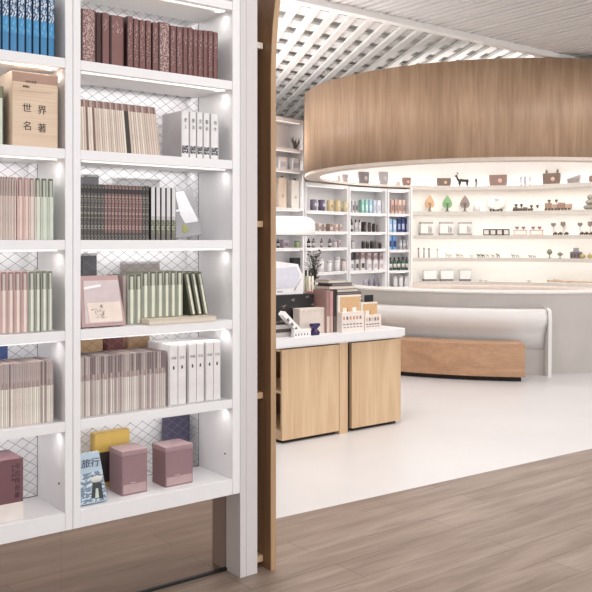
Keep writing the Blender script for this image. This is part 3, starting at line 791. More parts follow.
# slanted white stand on the marbled box
t = thing('display_stand', 'white slanted stand with a translucent sheet on the black marbled box', 'stand', (TX(272, 5.33), 5.33, 1.0905))
w_ = TX(303, 5.33)-TX(272, 5.33)
b = MB(); b.prism([(0, 0), (w_, 0), (w_, .04), (w_, .13), (w_-.05, .235), (.0, .265), (0, .1)], 0, .16, C((232, 228, 228))); b.build('body', t)
b = MB(); b.prism([(.03, .05), (w_-.06, .06), (w_-.035, .155), (w_-.07, .215), (.03, .205)], -.004, -.001, C((206, 204, 214), .25)); b.build('sheet', t)
b = MB(); b.tube([(w_-.09, -.004, .03), (w_-.02, -.004, .12)], .003, C((170, 166, 166)), 5); b.build('brace', t)
for k in range(4): MB().box(.05+k*.014, .060+k*.014, -.001, 0, .018, .030, C((150, 146, 148))).build('printed_mark', t)
# little tubes
for k, (u_, c) in enumerate([(306, (150, 150, 110)), (309.5, (226, 218, 196)), (312.6, (222, 214, 200))]):
    Y = 5.50; x0 = TX(u_, Y)
    t = thing('cosmetic_tube', '%s slim tube with dark cap, %s beside the leafy vase' % (['olive', 'cream', 'ivory'][k], ORD[k+1]), 'tube', (x0, Y, 1.0905), 0, 'slim tubes on the marbled box')
    MB().lathe([(.009, 0), (.010, .01), (.009, .13)], C(c), 10).build('body', t)
    MB().lathe([(.009, .131), (.009, .175), (.004, .182)], C((52, 46, 44)), 10).build('cap', t)
# vase with dark leafy twigs
t = thing('leafy_vase', 'glass vase of dark leafy twigs behind the boxes on the counter', 'vase', (TX(314, 5.78), 5.78, TZ))
MB().lathe([(.035, 0), (.05, .03), (.052, .16), (.03, .26), (.026, .32), (.032, .34)], C((206, 202, 200), .2), 16).build('vase', t)
random.seed(9)
b = MB(); lf = MB()
LC = [C((52, 46, 42)), C((84, 86, 72)), C((120, 116, 104))]
for k in range(18):
    a = random.uniform(0, 2*PI); sp = random.uniform(.02, .10); H = random.uniform(.50, .645)
    p0 = Vector((0, 0, .30)); p1 = Vector((math.cos(a)*sp*.4, math.sin(a)*sp*.4, .30+(H-.30)*.6)); p2 = Vector((math.cos(a)*sp, math.sin(a)*sp*.7, H))
    b.tube([p0, p1, p2], [.003, .0025, .0015], LC[0], 5)
    for q in range(6):
        f = .35+q*.12; base = p0.lerp(p1, min(1, f*1.4)) if f < .6 else p1.lerp(p2, (f-.5)*2 if f < 1 else 1)
        aa = random.uniform(0, 2*PI); L_ = random.uniform(.04, .065); dz = random.uniform(.005, .035)
        d = Vector((math.cos(aa)*L_, math.sin(aa)*L_, dz)); s_ = Vector((-math.sin(aa), math.cos(aa), 0))*.013
        lf.add([base, base+d*.5+s_+Vector((0, 0, .003)), base+d, base+d*.5-s_+Vector((0, 0, .003))], [(0, 1, 2), (0, 2, 3)], random.choice(LC))
b.build('twigs', t); f_ = lf.build('leaves', t); f_['kind'] = 'stuff'
# lamp
t = thing('table_lamp', 'white dome table lamp on the counter end next to the timber case', 'lamp', (TX(273.5, 5.77), 5.77, TZ))
MB().lathe([(.09, 0), (.09, .012), (.02, .022)], WHITE, 24).build('base', t)
MB().lathe([(.011, .02), (.011, .80)], WHITE, 12).build('pole', t)
sh = [(.345, .766), (.350, .775), (.350, .84), (.342, .885), (.315, .91), (.27, .922), (.001, .926), (.001, .916), (.27, .912), (.305, .90), (.330, .88), (.338, .84), (.338, .775), (.336, .766)]
MB().lathe(sh, mat('lamp_shade_white', (244, 242, 240), .35, 0.01), 40).build('shade', t)
bulb = MB().lathe([(.001, .80), (.03, .81), (.035, .84), (.02, .87)], LEDS, 12).build('bulb', t)

# ================================================================== ROUND BAR, BENCH, DRUM
def cthing(name, label, cat):
    return thing(name, label, cat, (CX, CY, 0), ROT0)
t = cthing('round_bar', 'grey plastered round bar counter under the wooden drum', 'bar')
MB().arc([(2.15, 0), (2.5, 0), (2.5, .91), (2.15, .91)], 165, 375, CONC, 96).build('bar_wall', t)
MB().arc([(2.10, .911), (2.51, .911), (2.51, .93), (2.10, .93)], 165, 375, C((226, 220, 216)), 96).build('bar_top', t)
t = cthing('banquette', 'white padded curved backrest along the grey bar behind the bench', 'backrest')
BK_ = mat('white_leather', (226, 222, 220), .45, .02, 4)
prof = [(2.505, .30), (2.60, .30), (2.625, .45), (2.67, .52), (2.715, .60), (2.725, .67), (2.70, .72), (2.65, .745), (2.505, .75)]
MB().arc(prof, 200, 271.2, BK_, 80, True).build('padding', t)
MB().arc([(2.505, 0), (2.59, 0), (2.59, .299), (2.505, .299)], 200, 271.2, CONC, 60).build('lower_panel', t)
MB().arc([(2.503, 0), (2.72, 0), (2.74, .62), (2.725, .73), (2.66, .76), (2.503, .762)], 271.3, 272.1, BK_, 2).build('end_cap', t)
t = cthing('curved_bench', 'curved oak bench in front of the white backrest at the round bar', 'bench')
OAKB = wood('bench_oak_around', (166, 126, 96), (190, 150, 118), 'x', 70)
MB().arc([(2.735, .052), (3.09, .052), (3.09, .40), (3.085, .407), (2.735, .407)], 205, 264.6, OAKB, 70).build('seat_box', t)
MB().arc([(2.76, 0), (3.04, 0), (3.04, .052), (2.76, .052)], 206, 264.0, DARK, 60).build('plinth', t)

t = cthing('wooden_drum', 'huge oak-veneered round drum hanging over the round bar', 'canopy')
MB().arc([(2.585, 2.46), (2.62, 2.46), (2.62, 3.57), (2.585, 3.57)], 0, 360, OAKD, 160, True).build('outer_shell', t)
DW = mat('drum_lining_white', (238, 234, 230), .6, .01)
MB().arc([(2.56, 2.46), (2.584, 2.46), (2.584, 3.5), (2.56, 3.5)], 0, 360, DW, 128, True).build('lining', t)
MB().arc([(2.40, 2.42), (2.615, 2.42), (2.615, 2.459), (2.40, 2.459)], 0, 360, C((222, 208, 196), .5), 128).build('rim', t)
MB().arc([(0.01, 3.45), (2.559, 3.45), (2.559, 3.49), (.01, 3.49)], 0, 360, DW, 96).build('drum_ceiling', t)
MB().arc([(2.530, 2.462), (2.555, 2.462), (2.555, 2.475), (2.530, 2.475)], 0, 360, LED, 128).build('light_ring', t)

# ------------------------------------------------------------------ curved lit display wall
def pol(u, r):                                   # where column u meets the far side of radius r about the centre
    k = (u-296)/FPX
    A = k*k+1; B = -2*(k*2.74+12.25); Cc = 2.74**2+12.25**2-r*r
    d = (-B+math.sqrt(B*B-4*A*Cc))/(2*A)
    return k*d-2.74, d-12.25, d
def ang(u, r): x_, y_, d = pol(u, r); return math.degrees(math.atan2(y_, x_))
DSZ = [.827, 1.232, 1.614, 2.02]
a1 = ang(411.5, 2.41)
t = cthing('display_wall', 'curved white lit display wall with long shelves behind the bar', 'display shelving')
LIPC = C((206, 198, 190))
DWL = mat('display_white', (240, 237, 232), .55, .01)
MB().arc([(2.625, 0), (2.68, 0), (2.68, 2.415), (2.625, 2.415)], -15, a1, DWL, 96, True).build('back_panel', t)
for z in DSZ:
    s = MB().arc([(2.40, z-.035), (2.624, z-.035), (2.624, z), (2.40, z)], -15, a1-.3, DWL, 96).build('shelf', t)
    MB().arc([(2.392, z-.062), (2.3995, z-.062), (2.3995, z+.001), (2.392, z+.001)], -15, a1-.3, LIPC, 96).build('front_lip', s)
    MB().arc([(2.405, z-.050), (2.430, z-.050), (2.430, z-.036), (2.405, z-.036)], -14, a1-1, LED, 96).build('light_strip', s)
MB().arc([(2.392, 2.385), (2.3995, 2.385), (2.3995, 2.46), (2.392, 2.46)], -15, a1-.3, LIPC, 96).build('front_lip', t)
MB().arc([(2.405, 2.402), (2.430, 2.402), (2.430, 2.416), (2.405, 2.416)], -14, a1-1, LED, 96).build('light_strip', t)
MB().arc([(2.42, 0), (2.62, 0), (2.62, .79), (2.42, .79)], -15, a1, C((205, 192, 184)), 64).build('base_panel', t)
MB().arc([(2.36, 0), (2.68, 0), (2.68, 2.415), (2.36, 2.415)], a1+.1, a1+.9, DWL, 2).build('end_panel', t)

def dplace(u, z, r=2.47):
    x_, y_, d = pol(u, r)
    a = math.atan2(y_, x_)
    lx, ly = 2.74+x_, 12.25+y_
    wx, wy = LW(lx, ly)
    return (wx, wy, z), ROT0 + a - PI/2, d/FPX       # position, facing, metres per pixel
def D(name, label, cat, u0, u1, z, group=None, r=2.47):
    loc, rz, s = dplace((u0+u1)/2, z, r)
    t = thing(name, label, cat, loc, rz, group)
    return t, (u1-u0)*s*1.02, s

RIMZ = 2.4595
BRN = C((150, 122, 112)); BRN2 = C((128, 108, 96)); OCH = C((176, 140, 110))
# toys and boxes on the rim
def framed(u0, u1, hpx, m, label, inner=(226, 190, 176), z=RIMZ):
    t, w_, s = D('framed_box', label, 'box', u0, u1, z, 'framed boxes on the drum rim')
    h = hpx*s
    MB().bev(-w_/2, w_/2, 0, .06, 0, h, m, .006).build('box', t)
    MB().lathe([(h*.2, 0), (h*.2, .004)], C(inner), 14, M=Matrix.Translation((w_*.1, 0, h*.45)) @ Matrix.Rotation(PI/2, 4, 'X')).build('round_label', t)
    return t, w_, h
framed(337, 342, 6, C((190, 180, 176)), 'pale small box high on the drum rim, first from the timber case', r'' and (200, 200, 200) or (206, 200, 196))
framed(343.5, 349.5, 8, C((160, 150, 150)), 'grey small box high on the drum rim beside a pale one', (190, 180, 178))
framed(359, 371, 12, C((120, 112, 114)), 'dark patterned box on the drum rim above the teal cartons', (186, 176, 176))
framed(380, 389, 13, C((164, 158, 160)), 'tall grey box on the drum rim above the black bottles', (196, 190, 190))
framed(403, 411.5, 8, BRN, 'small brown framed box on the drum rim where the lit wall begins')
framed(437.5, 451, 8, BRN2, 'brown framed box on the drum rim beside the deer figure')
framed(489.5, 506.5, 11, BRN, 'brown framed box on the drum rim with round pink label')
t, w_, h_ = framed(542.5, 559.5, 11, BRN2, 'brown framed box on the drum rim with two little birds on top')
for k in (-.3, .35):
    MB().lathe([(.005, 0), (.025, .015), (.022, .035), (.012, .045), (.014, .06), (.002, .07)], C((130, 116, 106)), 8, M=Matrix.Translation((w_*k, .03, h_))).build('bird', t)
framed(396, 401, 4, C((214, 206, 200)), 'tiny pale box on the drum rim', (226, 216, 210))
def deer():
    t, w_, s = D('deer_figurine', 'dark standing deer figurine on the drum rim', 'figurine', 455, 471, RIMZ)
    k = s
    m = C((62, 52, 48))
    b = MB()
    b.tube([(-4.5*k, .02, 5.2*k), (-2*k, .02, 5.8*k), (2*k, .02, 5.4*k), (4.6*k, .02, 5.6*k), (6*k, .02, 4.6*k)], [1.0*k, 1.7*k, 1.4*k, 1.5*k, .4*k], m, 8)
    b.tube([(-4*k, .02, 5.6*k), (-5.6*k, .02, 8*k), (-6*k, .02, 10*k)], [1.3*k, .8*k, .7*k], m, 8)
    b.tube([(-5.6*k, .02, 10.2*k), (-6.6*k, .02, 10.4*k), (-8*k, .02, 9.7*k)], [.9*k, .8*k, .45*k], m, 8)
    for x_, y_, dx in ((-3.6, .012, -1), (-2.6, .028, .6), (3.6, .012, .6), (4.8, .028, 1.4)):
        b.tube([(x_*k, y_, 5*k), ((x_+dx*.3)*k, y_, 2.6*k), ((x_+dx*.2)*k, y_, 0)], [1.0*k, .75*k, .6*k], m, 6)
    b.build('body', t)
    b = MB()
    for sgn in (-1, 1):
        b.tube([(-5.8*k, .02+sgn*.004, 10.6*k), (-5.2*k, .02+sgn*.02, 12.4*k), (-5.9*k, .02+sgn*.028, 14*k)], [.3*k, .28*k, .15*k], m, 5)
        b.tube([(-5.3*k, .02+sgn*.018, 12.2*k), (-4.2*k, .02+sgn*.024, 13.4*k)], [.25*k, .12*k], m, 5)
    b.build('antlers', t)
deer()
t, w_, s = D('bird_figurine', 'small black and white upright bird figurine on the drum rim', 'figurine', 474, 478, RIMZ)
MB().lathe([(1.2*s, 0), (1.7*s, 2*s), (1.4*s, 4.6*s), (.9*s, 5.6*s), (1.0*s, 6.6*s), (.2*s, 7.6*s)], C((40, 38, 40)), 10).build('body', t)
MB().lathe([(.8*s, 1*s), (1.0*s, 2.4*s), (.6*s, 4.6*s)], C((226, 224, 222)), 8, M=Matrix.Translation((-.3*s, -.9*s, 0))).build('belly', t)
for k, u_ in enumerate((521, 525, 530)):
    t, w_, s = D('candle', 'pale grey slim candle on the drum rim, %s of three' % ORD[k+1], 'candle', u_-1, u_+1, RIMZ, 'slim candles on the drum rim')
    MB().lathe([(1.4*s, 0), (1.4*s, .6*s), (.9*s, 1*s), (.9*s, 8*s), (.2*s, 8.6*s)], C([(196, 196, 204), (150, 148, 160), (210, 206, 206)][k]), 8).build('stick', t)
t, w_, s = D('music_box', 'grey slatted house-like box on the drum rim beside the bird box', 'box', 566.5, 580, RIMZ)
b = MB(); b.prism([(-w_/2, 0), (w_/2, 0), (w_/2, 8*s), (-w_/2, 4.5*s)], 0, .06, C((176, 170, 168))); b.build('body', t)
for k in range(4): MB().box(-w_/2+.02, w_/2-.01, -.004, 0, (.8+k*1.1)*s, (1.2+k*1.1)*s, C((132, 126, 124))).build('slat', t)
t, w_, s = D('round_tin', 'round brown tin on the drum rim near the picture edge', 'tin', 589, 599, RIMZ)
MB().lathe([(w_/2, 0), (w_/2, 5*s), (w_*.4, 6*s)], BRN, 14).build('tin', t); MB().lathe([(w_*.2, 6*s), (w_*.15, 8*s)], BRN2, 10).build('knob', t)
# shelf two: trees, sheep, trains
for u_, c, lab in ((430, (206, 168, 132), 'orange'), (447.5, (128, 168, 120), 'green'), (465, (146, 132, 126), 'grey-brown')):
    t, w_, s = D('toy_tree', '%s wooden toy tree on the display wall' % lab, 'toy', u_-5, u_+5, DSZ[3], 'wooden toy trees')
    b = MB(); P = [(0, 16.5), (1.6, 14.5), (3.2, 12), (4.6, 9), (4.8, 6.6), (3.4, 4.4), (0, 3.6), (-3.4, 4.4), (-4.8, 6.6), (-4.6, 9), (-3.2, 12), (-1.6, 14.5)]
    b.prism([(x_*s, z_*s) for x_, z_ in P], 0, .03, C(c)); b.build('crown', t)
    c2 = tuple(int(q*.66) for q in c)
    b = MB(); b.prism([(-.7*s, 0), (.7*s, 0), (.5*s, 9*s), (-.5*s, 9*s)], -.006, .036, C(c2)); 
    for q in (-1, 1): b.tube([(0, -.004, 6*s), (q*2.4*s, -.004, 9*s)], .25*s, C(c2), 5)
    b.build('trunk', t)
    MB().lathe([(2.4*s, 0), (2.4*s, .6*s), (1*s, 1*s)], C(c2), 14, M=Matrix.Translation((0, .015, 0))).build('base', t)
t, w_, s = D('glass_dome', 'faint white glass dome beside the grey-brown toy tree', 'dome', 473, 480, DSZ[3])
MB().lathe([(3.4*s, 0), (3.4*s, 5*s), (2.4*s, 7*s), (.3*s, 8*s)], C((226, 224, 224), .15), 14).build('dome', t); MB().lathe([(3.6*s, -.0), (3.6*s, .4*s)], WHITE, 14).build('base', t)
t, w_, s = D('toy_sheep', 'round white woolly toy sheep on four dark feet', 'toy', 486, 506, DSZ[3])
b = MB(); prof = [(.1*s, 2.2*s)] + [(8.6*s*math.sin(a)*(.97+.03*math.cos(6*a)), 9.4*s-7.2*s*math.cos(a)) for a in [PI*i/12 for i in range(1, 12)]] + [(.1*s, 16.4*s)]
b.lathe(prof, C((242, 238, 232)), 20, M=Matrix.Translation((0, .08, 0)) @ Matrix.Diagonal((1.05, .35, .95, 1))); b.build('body', t)
for x_ in (-5.4, -2.6, 2.6, 5.4): MB().lathe([(.9*s, 0), (.8*s, 2.8*s)], C((84, 76, 72)), 8, M=Matrix.Translation((x_*s, .08, 0))).build('foot', t)
MB().lathe([(2.0*s, 0), (2.6*s, 1.2*s), (1.0*s, 3*s)], C((216, 208, 196)), 10, M=Matrix.Translation((.6*s, .0, 11*s)) @ Matrix.Diagonal((1, .4, 1, 1))).build('face', t)
def train(u0, u1, z, hpx, c, label, n, cat='toy train'):
    t, w_, s = D('toy_train', label, cat, u0, u1, z)
    seg = w_/n
    for k in range(n):
        hh = hpx*s*(.62 if k % 2 else .8)
        MB().bev(-w_/2+seg*k+.006, -w_/2+seg*(k+1)-.006, .0, .07, 1.4*s, 1.4*s+hh, C(c if k % 2 == 0 else tuple(min(255, q+26) for q in c)), .004).build('wagon', t)
        for q in (.25, .75):
            MB().lathe([(1.3*s, 0), (1.3*s, .012)], C((92, 78, 70)), 10, M=Matrix.Translation((-w_/2+seg*(k+q), 0, 1.3*s)) @ Matrix.Rotation(PI/2, 4, 'X')).build('wheel', t)
    for k in range(2):
        MB().lathe([(.8*s, 0), (.8*s, 1.6*s), (1.7*s, 2.0*s), (1.5*s, 3.2*s), (.3*s, 3.6*s)], C((110, 98, 88)), 10, M=Matrix.Translation((-w_/2+seg*(k*1.1+.6), .035, 1.4*s+hpx*s*.78))).build('chimney', t)
train(513, 527, DSZ[3], 3.2, (116, 104, 92), 'low dark toy train beside the white toy sheep', 3)
train(527.6, 533, DSZ[3], 1.6, (150, 130, 110), 'tiny brown toy wagon trailing the dark toy train', 1)
train(544, 571, DSZ[3], 8, (160, 132, 114), 'big brown toy train with two chimneys on the display wall', 4)
t, w_, s = D('stacking_toy', 'stacked round grey stone toy at the picture edge', 'toy', 583, 597, DSZ[3])
for z_, r_ in ((0, 6.6), (5, 4.6), (10, 2.8)):
    MB().lathe([(r_*.6*s, z_*s), (r_*s, (z_+1.6)*s), (r_*.9*s, (z_+3.8)*s), (r_*.4*s, (z_+4.9)*s)], C((150+z_, 144+z_, 134+z_)), 14).build('stone', t)
# shelf three
for k, (u0, u1) in enumerate(((420.5, 433.5), (440, 453.5), (459, 472))):
    t, w_, s = D('tea_set_box', 'white box with grey base and dark tags, %s on the middle shelf' % ['first of three', 'middle one of three', 'last of three'][k], 'box', u0, u1, DSZ[2], 'white tagged boxes')
    MB().bev(-w_/2, w_/2, 0, .09, 0, 2.0*s, C((150, 146, 140)), .003).build('base', t)
    MB().bev(-w_/2+.008, w_/2-.008, .004, .086, 2.0*s, 11.6*s, C((228, 224, 220)), .004).build('box', t)
    MB().bev(-w_/2, w_/2, 0, .09, 11.6*s, 13.4*s, C((166, 160, 156)), .003).build('lid', t)
    for q in range(3): MB().box(w_*(.12+.11*q), w_*(.17+.11*q), -.001, .004, 2.6*s, (9.5-q*.8)*s, C([(150, 134, 140), (120, 118, 116), (176, 160, 166)][q])).build('tag', t)
for k in range(4):
    u0 = 483.3+k*6.6
    t, w_, s = D('square_frame', 'little dark square picture frame, %s of four on the middle shelf' % ORD[k+1], 'picture frame', u0, u0+6.2, DSZ[2], 'chain of little square frames')
    h = 6.2*s; e = .9*s
    b = MB(); b.box(-w_/2, w_/2, 0, .02, 0, e, INK); b.box(-w_/2, w_/2, 0, .02, h-e, h, INK); b.box(-w_/2, -w_/2+e, 0, .02, e, h-e, INK); b.box(w_/2-e, w_/2, 0, .02, e, h-e, INK); b.build('frame', t)
    MB().box(-w_/2+e, w_/2-e, .008, .014, e, h-e, C((228, 222, 214))).build('picture', t)
for k, (u0, u1) in enumerate(((513.5, 526.5), (529.5, 542.5))):
    t, w_, s = D('jewellery_rack', 'small rosy rack with two hearts on posts, %s the other rack' % ['before', 'after'][k], 'rack', u0, u1, DSZ[2], 'rosy racks')
    MB().box(-w_/2, w_/2, 0, .05, 4.6*s, 5.4*s, C((186, 132, 108))).build('bar', t)
    for q in (-1, 1):
        MB().box(q*w_*.46-.006, q*w_*.46+.006, .01, .03, 0, 4.6*s, C((206, 168, 150))).build('post', t)
        hx = q*w_*.24
        MB().prism([(hx+a_*s, 5.5*s+b_*s) for a_, b_ in ((0, 0), (1.9, 2.0), (1.5, 3.3), (.5, 3.2), (0, 2.5), (-.5, 3.2), (-1.5, 3.3), (-1.9, 2.0))], .01, .03, C((132, 104, 98))).build('heart', t)
    MB().box(-w_/2, w_/2, 0, .05, 0, .7*s, C((216, 184, 168))).build('base', t)
for gi, (us_, big) in enumerate((((555, 560, 566), (553.5, 563)), ((581.5, 586, 591), (580, 590)))):
    for k, u_ in enumerate(us_):
        t, w_, s = D('toy_car', 'tiny dark toy car, %s of three %s' % (ORD[k+1], ['after the rosy racks', 'at the picture edge'][gi]), 'toy', u_-2, u_+2, DSZ[2], 'tiny dark toy cars')
        MB().bev(-w_/2, w_/2, 0, .04, .7*s, 2.2*s, C((92, 74, 68)), .004).build('body', t); MB().bev(-w_*.25, w_*.25, .005, .035, 2.2*s, 3.2*s, C((120, 100, 92)), .004).build('cab', t)
        for q in (-.28, .28): MB().lathe([(.8*s, 0), (.8*s, .01)], BLACK, 8, M=Matrix.Translation((w_*q, 0, .8*s)) @ Matrix.Rotation(PI/2, 4, 'X')).build('wheel', t)
    for k, u_ in enumerate(big):
        t, w_, s = D('heart_stand', '%s heart on tall stand behind the tiny cars %s' % (['shorter', 'taller'][k], ['beside the rosy racks', 'at the picture edge'][gi]), 'ornament', u_-2.5, u_+2.5, DSZ[2], None, 2.54)
        MB().box(-.004, .004, 0, .01, 0, 9*s, C((206, 198, 190))).build('stem', t); MB().lathe([(1.6*s, 0), (1.6*s, .3*s)], C((206, 198, 190)), 10).build('base', t)
        MB().prism([(a_*s, 8*s+b_*s) for a_, b_ in ((0, 0), (2.4, 2.2), (2.2, 4.2+k), (.8, 4.4+k), (0, 3.6+k), (-.8, 4.4+k), (-2.2, 4.2+k), (-2.4, 2.2))], -.01, .01, C((128, 116, 110))).build('heart', t)
# shelf four
for k, (u_, c, hp) in enumerate(((418.5, (150, 132, 140), 10), (424, (164, 160, 160), 10), (429, (140, 136, 140), 9.5), (437.5, (206, 202, 198), 9))):
    t, w_, s = D('incense_tube', '%s slim incense tube on the fourth display shelf' % ['mauve', 'light grey', 'dark grey', 'whitish'][k], 'tube', u_-1, u_+1, DSZ[1], 'incense tubes')
    MB().lathe([(.8*s, 0), (.8*s, (hp-1.6)*s)], C(c), 8).build('tube', t); MB().lathe([(.9*s, (hp-1.6)*s), (.9*s, hp*s)], C(tuple(int(q*.8) for q in c)), 8).build('cap', t)
small = [(447.5, 5, (196, 190, 180), 'pale'), (451, 4, (206, 200, 190), 'ivory'), (458, 4.5, (180, 168, 150), 'straw-coloured'), (462, 4, (200, 192, 180), 'cream'), (472, 3.4, (206, 198, 190), 'light beige'), (479, 4.2, (118, 112, 92), 'dark olive'), (483, 4, (96, 94, 80), 'blackish'), (487.5, 4.5, (196, 188, 176), 'sand-coloured'), (493, 4, (186, 180, 164), 'khaki'), (498, 4.8, (140, 132, 120), 'grey-brown'), (513, 4.4, (170, 168, 158), 'grey'), (517.5, 3.8, (190, 184, 176), 'light grey'), (530, 3.4, (176, 170, 166), 'dull grey'), (534, 3, (196, 190, 186), 'silvery')]
for k, (u_, hp, c, nm) in enumerate(small):
    t, w_, s = D('animal_figurine', '%s tiny animal figurine, %s along the fourth display shelf' % (nm, ordw(k+1)), 'figurine', u_-2, u_+2, DSZ[1], 'tiny animal figurines')
    m = C(c); b = MB(); b.tube([(-1.4*s, .02, hp*.5*s), (0, .02, hp*.58*s), (1.5*s, .02, hp*.5*s)], [.6*s, 1.0*s, .7*s], m, 8)
    b.tube([(-1.2*s, .02, hp*.6*s), (-1.9*s, .02, hp*.85*s), (-2.5*s, .02, hp*.86*s)], [.5*s, .6*s, .3*s], m, 7)
    for x_ in (-1.1, -.7, .9, 1.3): b.tube([(x_*s, .02, hp*.5*s), (x_*s, .02, 0)], .28*s, m, 5)
    b.build('body', t)
for k, (u_, hp) in enumerate(((549.5, 9), (560, 6))):
    t, w_, s = D('lollipop_tree', '%s round toy tree on a stem beside the dark toy house' % ['taller', 'shorter'][k], 'toy', u_-3, u_+3, DSZ[1])
    MB().lathe([(.5*s, 0), (.4*s, hp*.5*s)], C((120, 100, 84)), 8).build('stem', t); MB().lathe([(.8*s, hp*.38*s), (2.6*s, hp*.55*s), (2.7*s, hp*.75*s), (1.2*s, hp*s), (.2*s, hp*1.03*s)], C((132, 130, 110)), 12).build('crown', t); MB().lathe([(1.8*s, 0), (1.8*s, .5*s)], C((150, 130, 110)), 10).build('base', t)
t, w_, s = D('toy_house', 'dark toy house with pitched cap on the fourth display shelf', 'toy', 569.5, 580.5, DSZ[1])
MB().bev(-w_/2, w_/2, 0, .07, 0, 6.6*s, C((110, 100, 104)), .005).build('walls', t)
MB().prism([(-w_*.28, 6.6*s), (w_*.28, 6.6*s), (w_*.16, 9*s), (w_*.22, 10.5*s), (-w_*.22, 10.5*s), (-w_*.16, 9*s)], .01, .06, C((146, 140, 144))).build('roof', t)
for q in (-.3, 0, .3): MB().box(w_*q-.01, w_*q+.01, -.002, 0, 1.6*s, 4.4*s, C((60, 54, 60))).build('window', t)
for k, u_ in enumerate((583, 590)):
    t, w_, s = D('pumpkin_ornament', 'yellowish pumpkin ornament, %s the dark toy house' % ['touching', 'further from'][k], 'ornament', u_-2.7, u_+2.7, DSZ[1])
    MB().lathe([(.8*s, 0), (2.5*s, 1.2*s), (2.6*s, 3*s), (1.4*s, 4.4*s), (.3*s, 4.5*s)], C((176, 158, 104)), 12).build('body', t); MB().lathe([(.4*s, 4.3*s), (.3*s, 5.6*s)], C((110, 96, 70)), 6).build('stem', t)
# shelf five
for k, (u0, u1) in enumerate(((424, 437), (441, 453.5), (460, 471))):
    t, w_, s = D('white_carton', 'white carton with dark grey foot, %s on the lowest display shelf' % ['first of three', 'middle one of three', 'last of three'][k], 'box', u0, u1, DSZ[0], 'white cartons on the lowest shelf')
    MB().bev(-w_/2, w_/2, 0, .09, 0, 2.2*s, C((120, 116, 114)), .003).build('foot', t); MB().bev(-w_/2+.004, w_/2-.004, .002, .088, 2.2*s, 10.4*s, C((234, 231, 228)), .004).build('box', t); MB().box(-w_/2, w_/2, 0, .09, 10.5*s, 11*s, C((206, 202, 200))).build('lid', t)
for k, (u_, c) in enumerate(((481, (214, 204, 190)), (486, (222, 216, 210)), (529, (206, 196, 184)))):
    t, w_, s = D('small_dish', 'small %s dish on the lowest display shelf' % ['straw', 'white', 'beige'][k], 'dish', u_-2.5, u_+2.5, DSZ[0])
    MB().lathe([(1.2*s, 0), (2.4*s, 1.6*s), (2.2*s, 1.7*s), (.2*s, .8*s)], C(c), 12).build('dish', t)
t, w_, s = D('driftwood', 'long low weathered driftwood piece on the lowest display shelf', 'driftwood', 544.5, 598, DSZ[0])
b = MB(); random.seed(4)
pp = [(-w_/2+w_*i/14, .03+random.uniform(-.01, .01), 1.6*s+random.uniform(-.3, .5)*s*(1 if i < 7 else .4)) for i in range(15)]
b.tube(pp, [(.9+random.uniform(-.1, .5)*(1 if i < 8 else .2))*s for i in range(15)], C((190, 168, 146)), 7)
b.build('log', t)
MB().tube([(-w_*.4, .03, 1.8*s), (-w_*.33, .02, 3.4*s)], [.5*s, .2*s], C((160, 136, 116)), 6).build('branch', t)

# ------------------------------------------------------------------ product cabinets to the side
x350, y350, _ = pol(350, 2.40)
P350 = Vector((2.74+x350, 12.25+y350)); rad = Vector((x350, y350)).normalized(); tng = Vector((-rad.y, rad.x))
def path(u, off=0.0):
    """local point where column u meets the cabinet fronts, and outward normal"""
    k = (u-296)/FPX
    if u >= 350:
        x_, y_, d = pol(u, 2.40+off); n = Vector((x_, y_)).normalized()
        return Vector((2.74+x_, 12.25+y_)), n, d
    P0 = P350 + rad*off
    # k*d = P0.x + t*tng.x ; d = P0.y + t*tng.y
    t_ = (k*P0.y - P0.x)/(tng.x - k*tng.y)
    p = P0 + tng*t_
    return p, rad, p.y
def W2(p): return LW(p.x, p.y)
def cabinet(u0, u1, zs, ztop, label, fascia=True):
    a, n0, _ = path(u0); c, n1, _ = path(u1)
    A_, C_ = Vector(W2(a)), Vector(W2(c))
    dx = (C_-A_); Wd = dx.length; rz = math.atan2(dx.y, dx.x)
    t = thing('wall_cabinet', label, 'cabinet', (A_.x, A_.y, 0), rz)
    dep = .26; p = .035
    for q in (0.001, Wd-p-.001): MB().box(q, q+p, 0, dep, 0, ztop, WHITE).build('side_panel', t)
    MB().box(0.002, Wd-.002, dep, dep+.02, 0, ztop, WHITE).build('back_panel', t)
    for z in zs:
        s_ = MB().box(p+.001, Wd-p-.001, .002, dep-.001, z-.04, z, WHITE).build('shelf', t)
    MB().box(p+.001, Wd-p-.001, 0, dep-.001, 0, zs[0]-.045, C((214, 206, 202))).build('base_panel', t)
    MB().box(p+.001, Wd-p-.001, 0.002, dep-.001, ztop-.05, ztop, WHITE).build('top_panel', t)
    tops = zs[1:] + [ztop-.01]
    for z in tops:
        MB().box(p+.05, Wd-p-.05, .03, .05, z-.047, z-.0405, LEDS).build('light_strip', t)
    return t
cabinet(261, 304.5, [.745, 1.04, 1.415, 1.667, 2.0, 2.565, 2.87], 3.31, 'tall white cabinet with gift bags, beside the timber case')
cabinet(305.3, 348.6, [.745, 1.04, 1.415, 1.667, 1.98], 2.40, 'white cabinet with purple and yellow mugs on its upper shelf')
cabinet(349.2, 387, [.745, 1.04, 1.39, 1.667, 1.975], 2.39, 'white cabinet holding teal cartons and black bottles')
cabinet(387.5, 410.6, [.75, 1.025, 1.373, 1.667, 1.977], 2.39, 'narrow white cabinet with blue, green and pink packages')

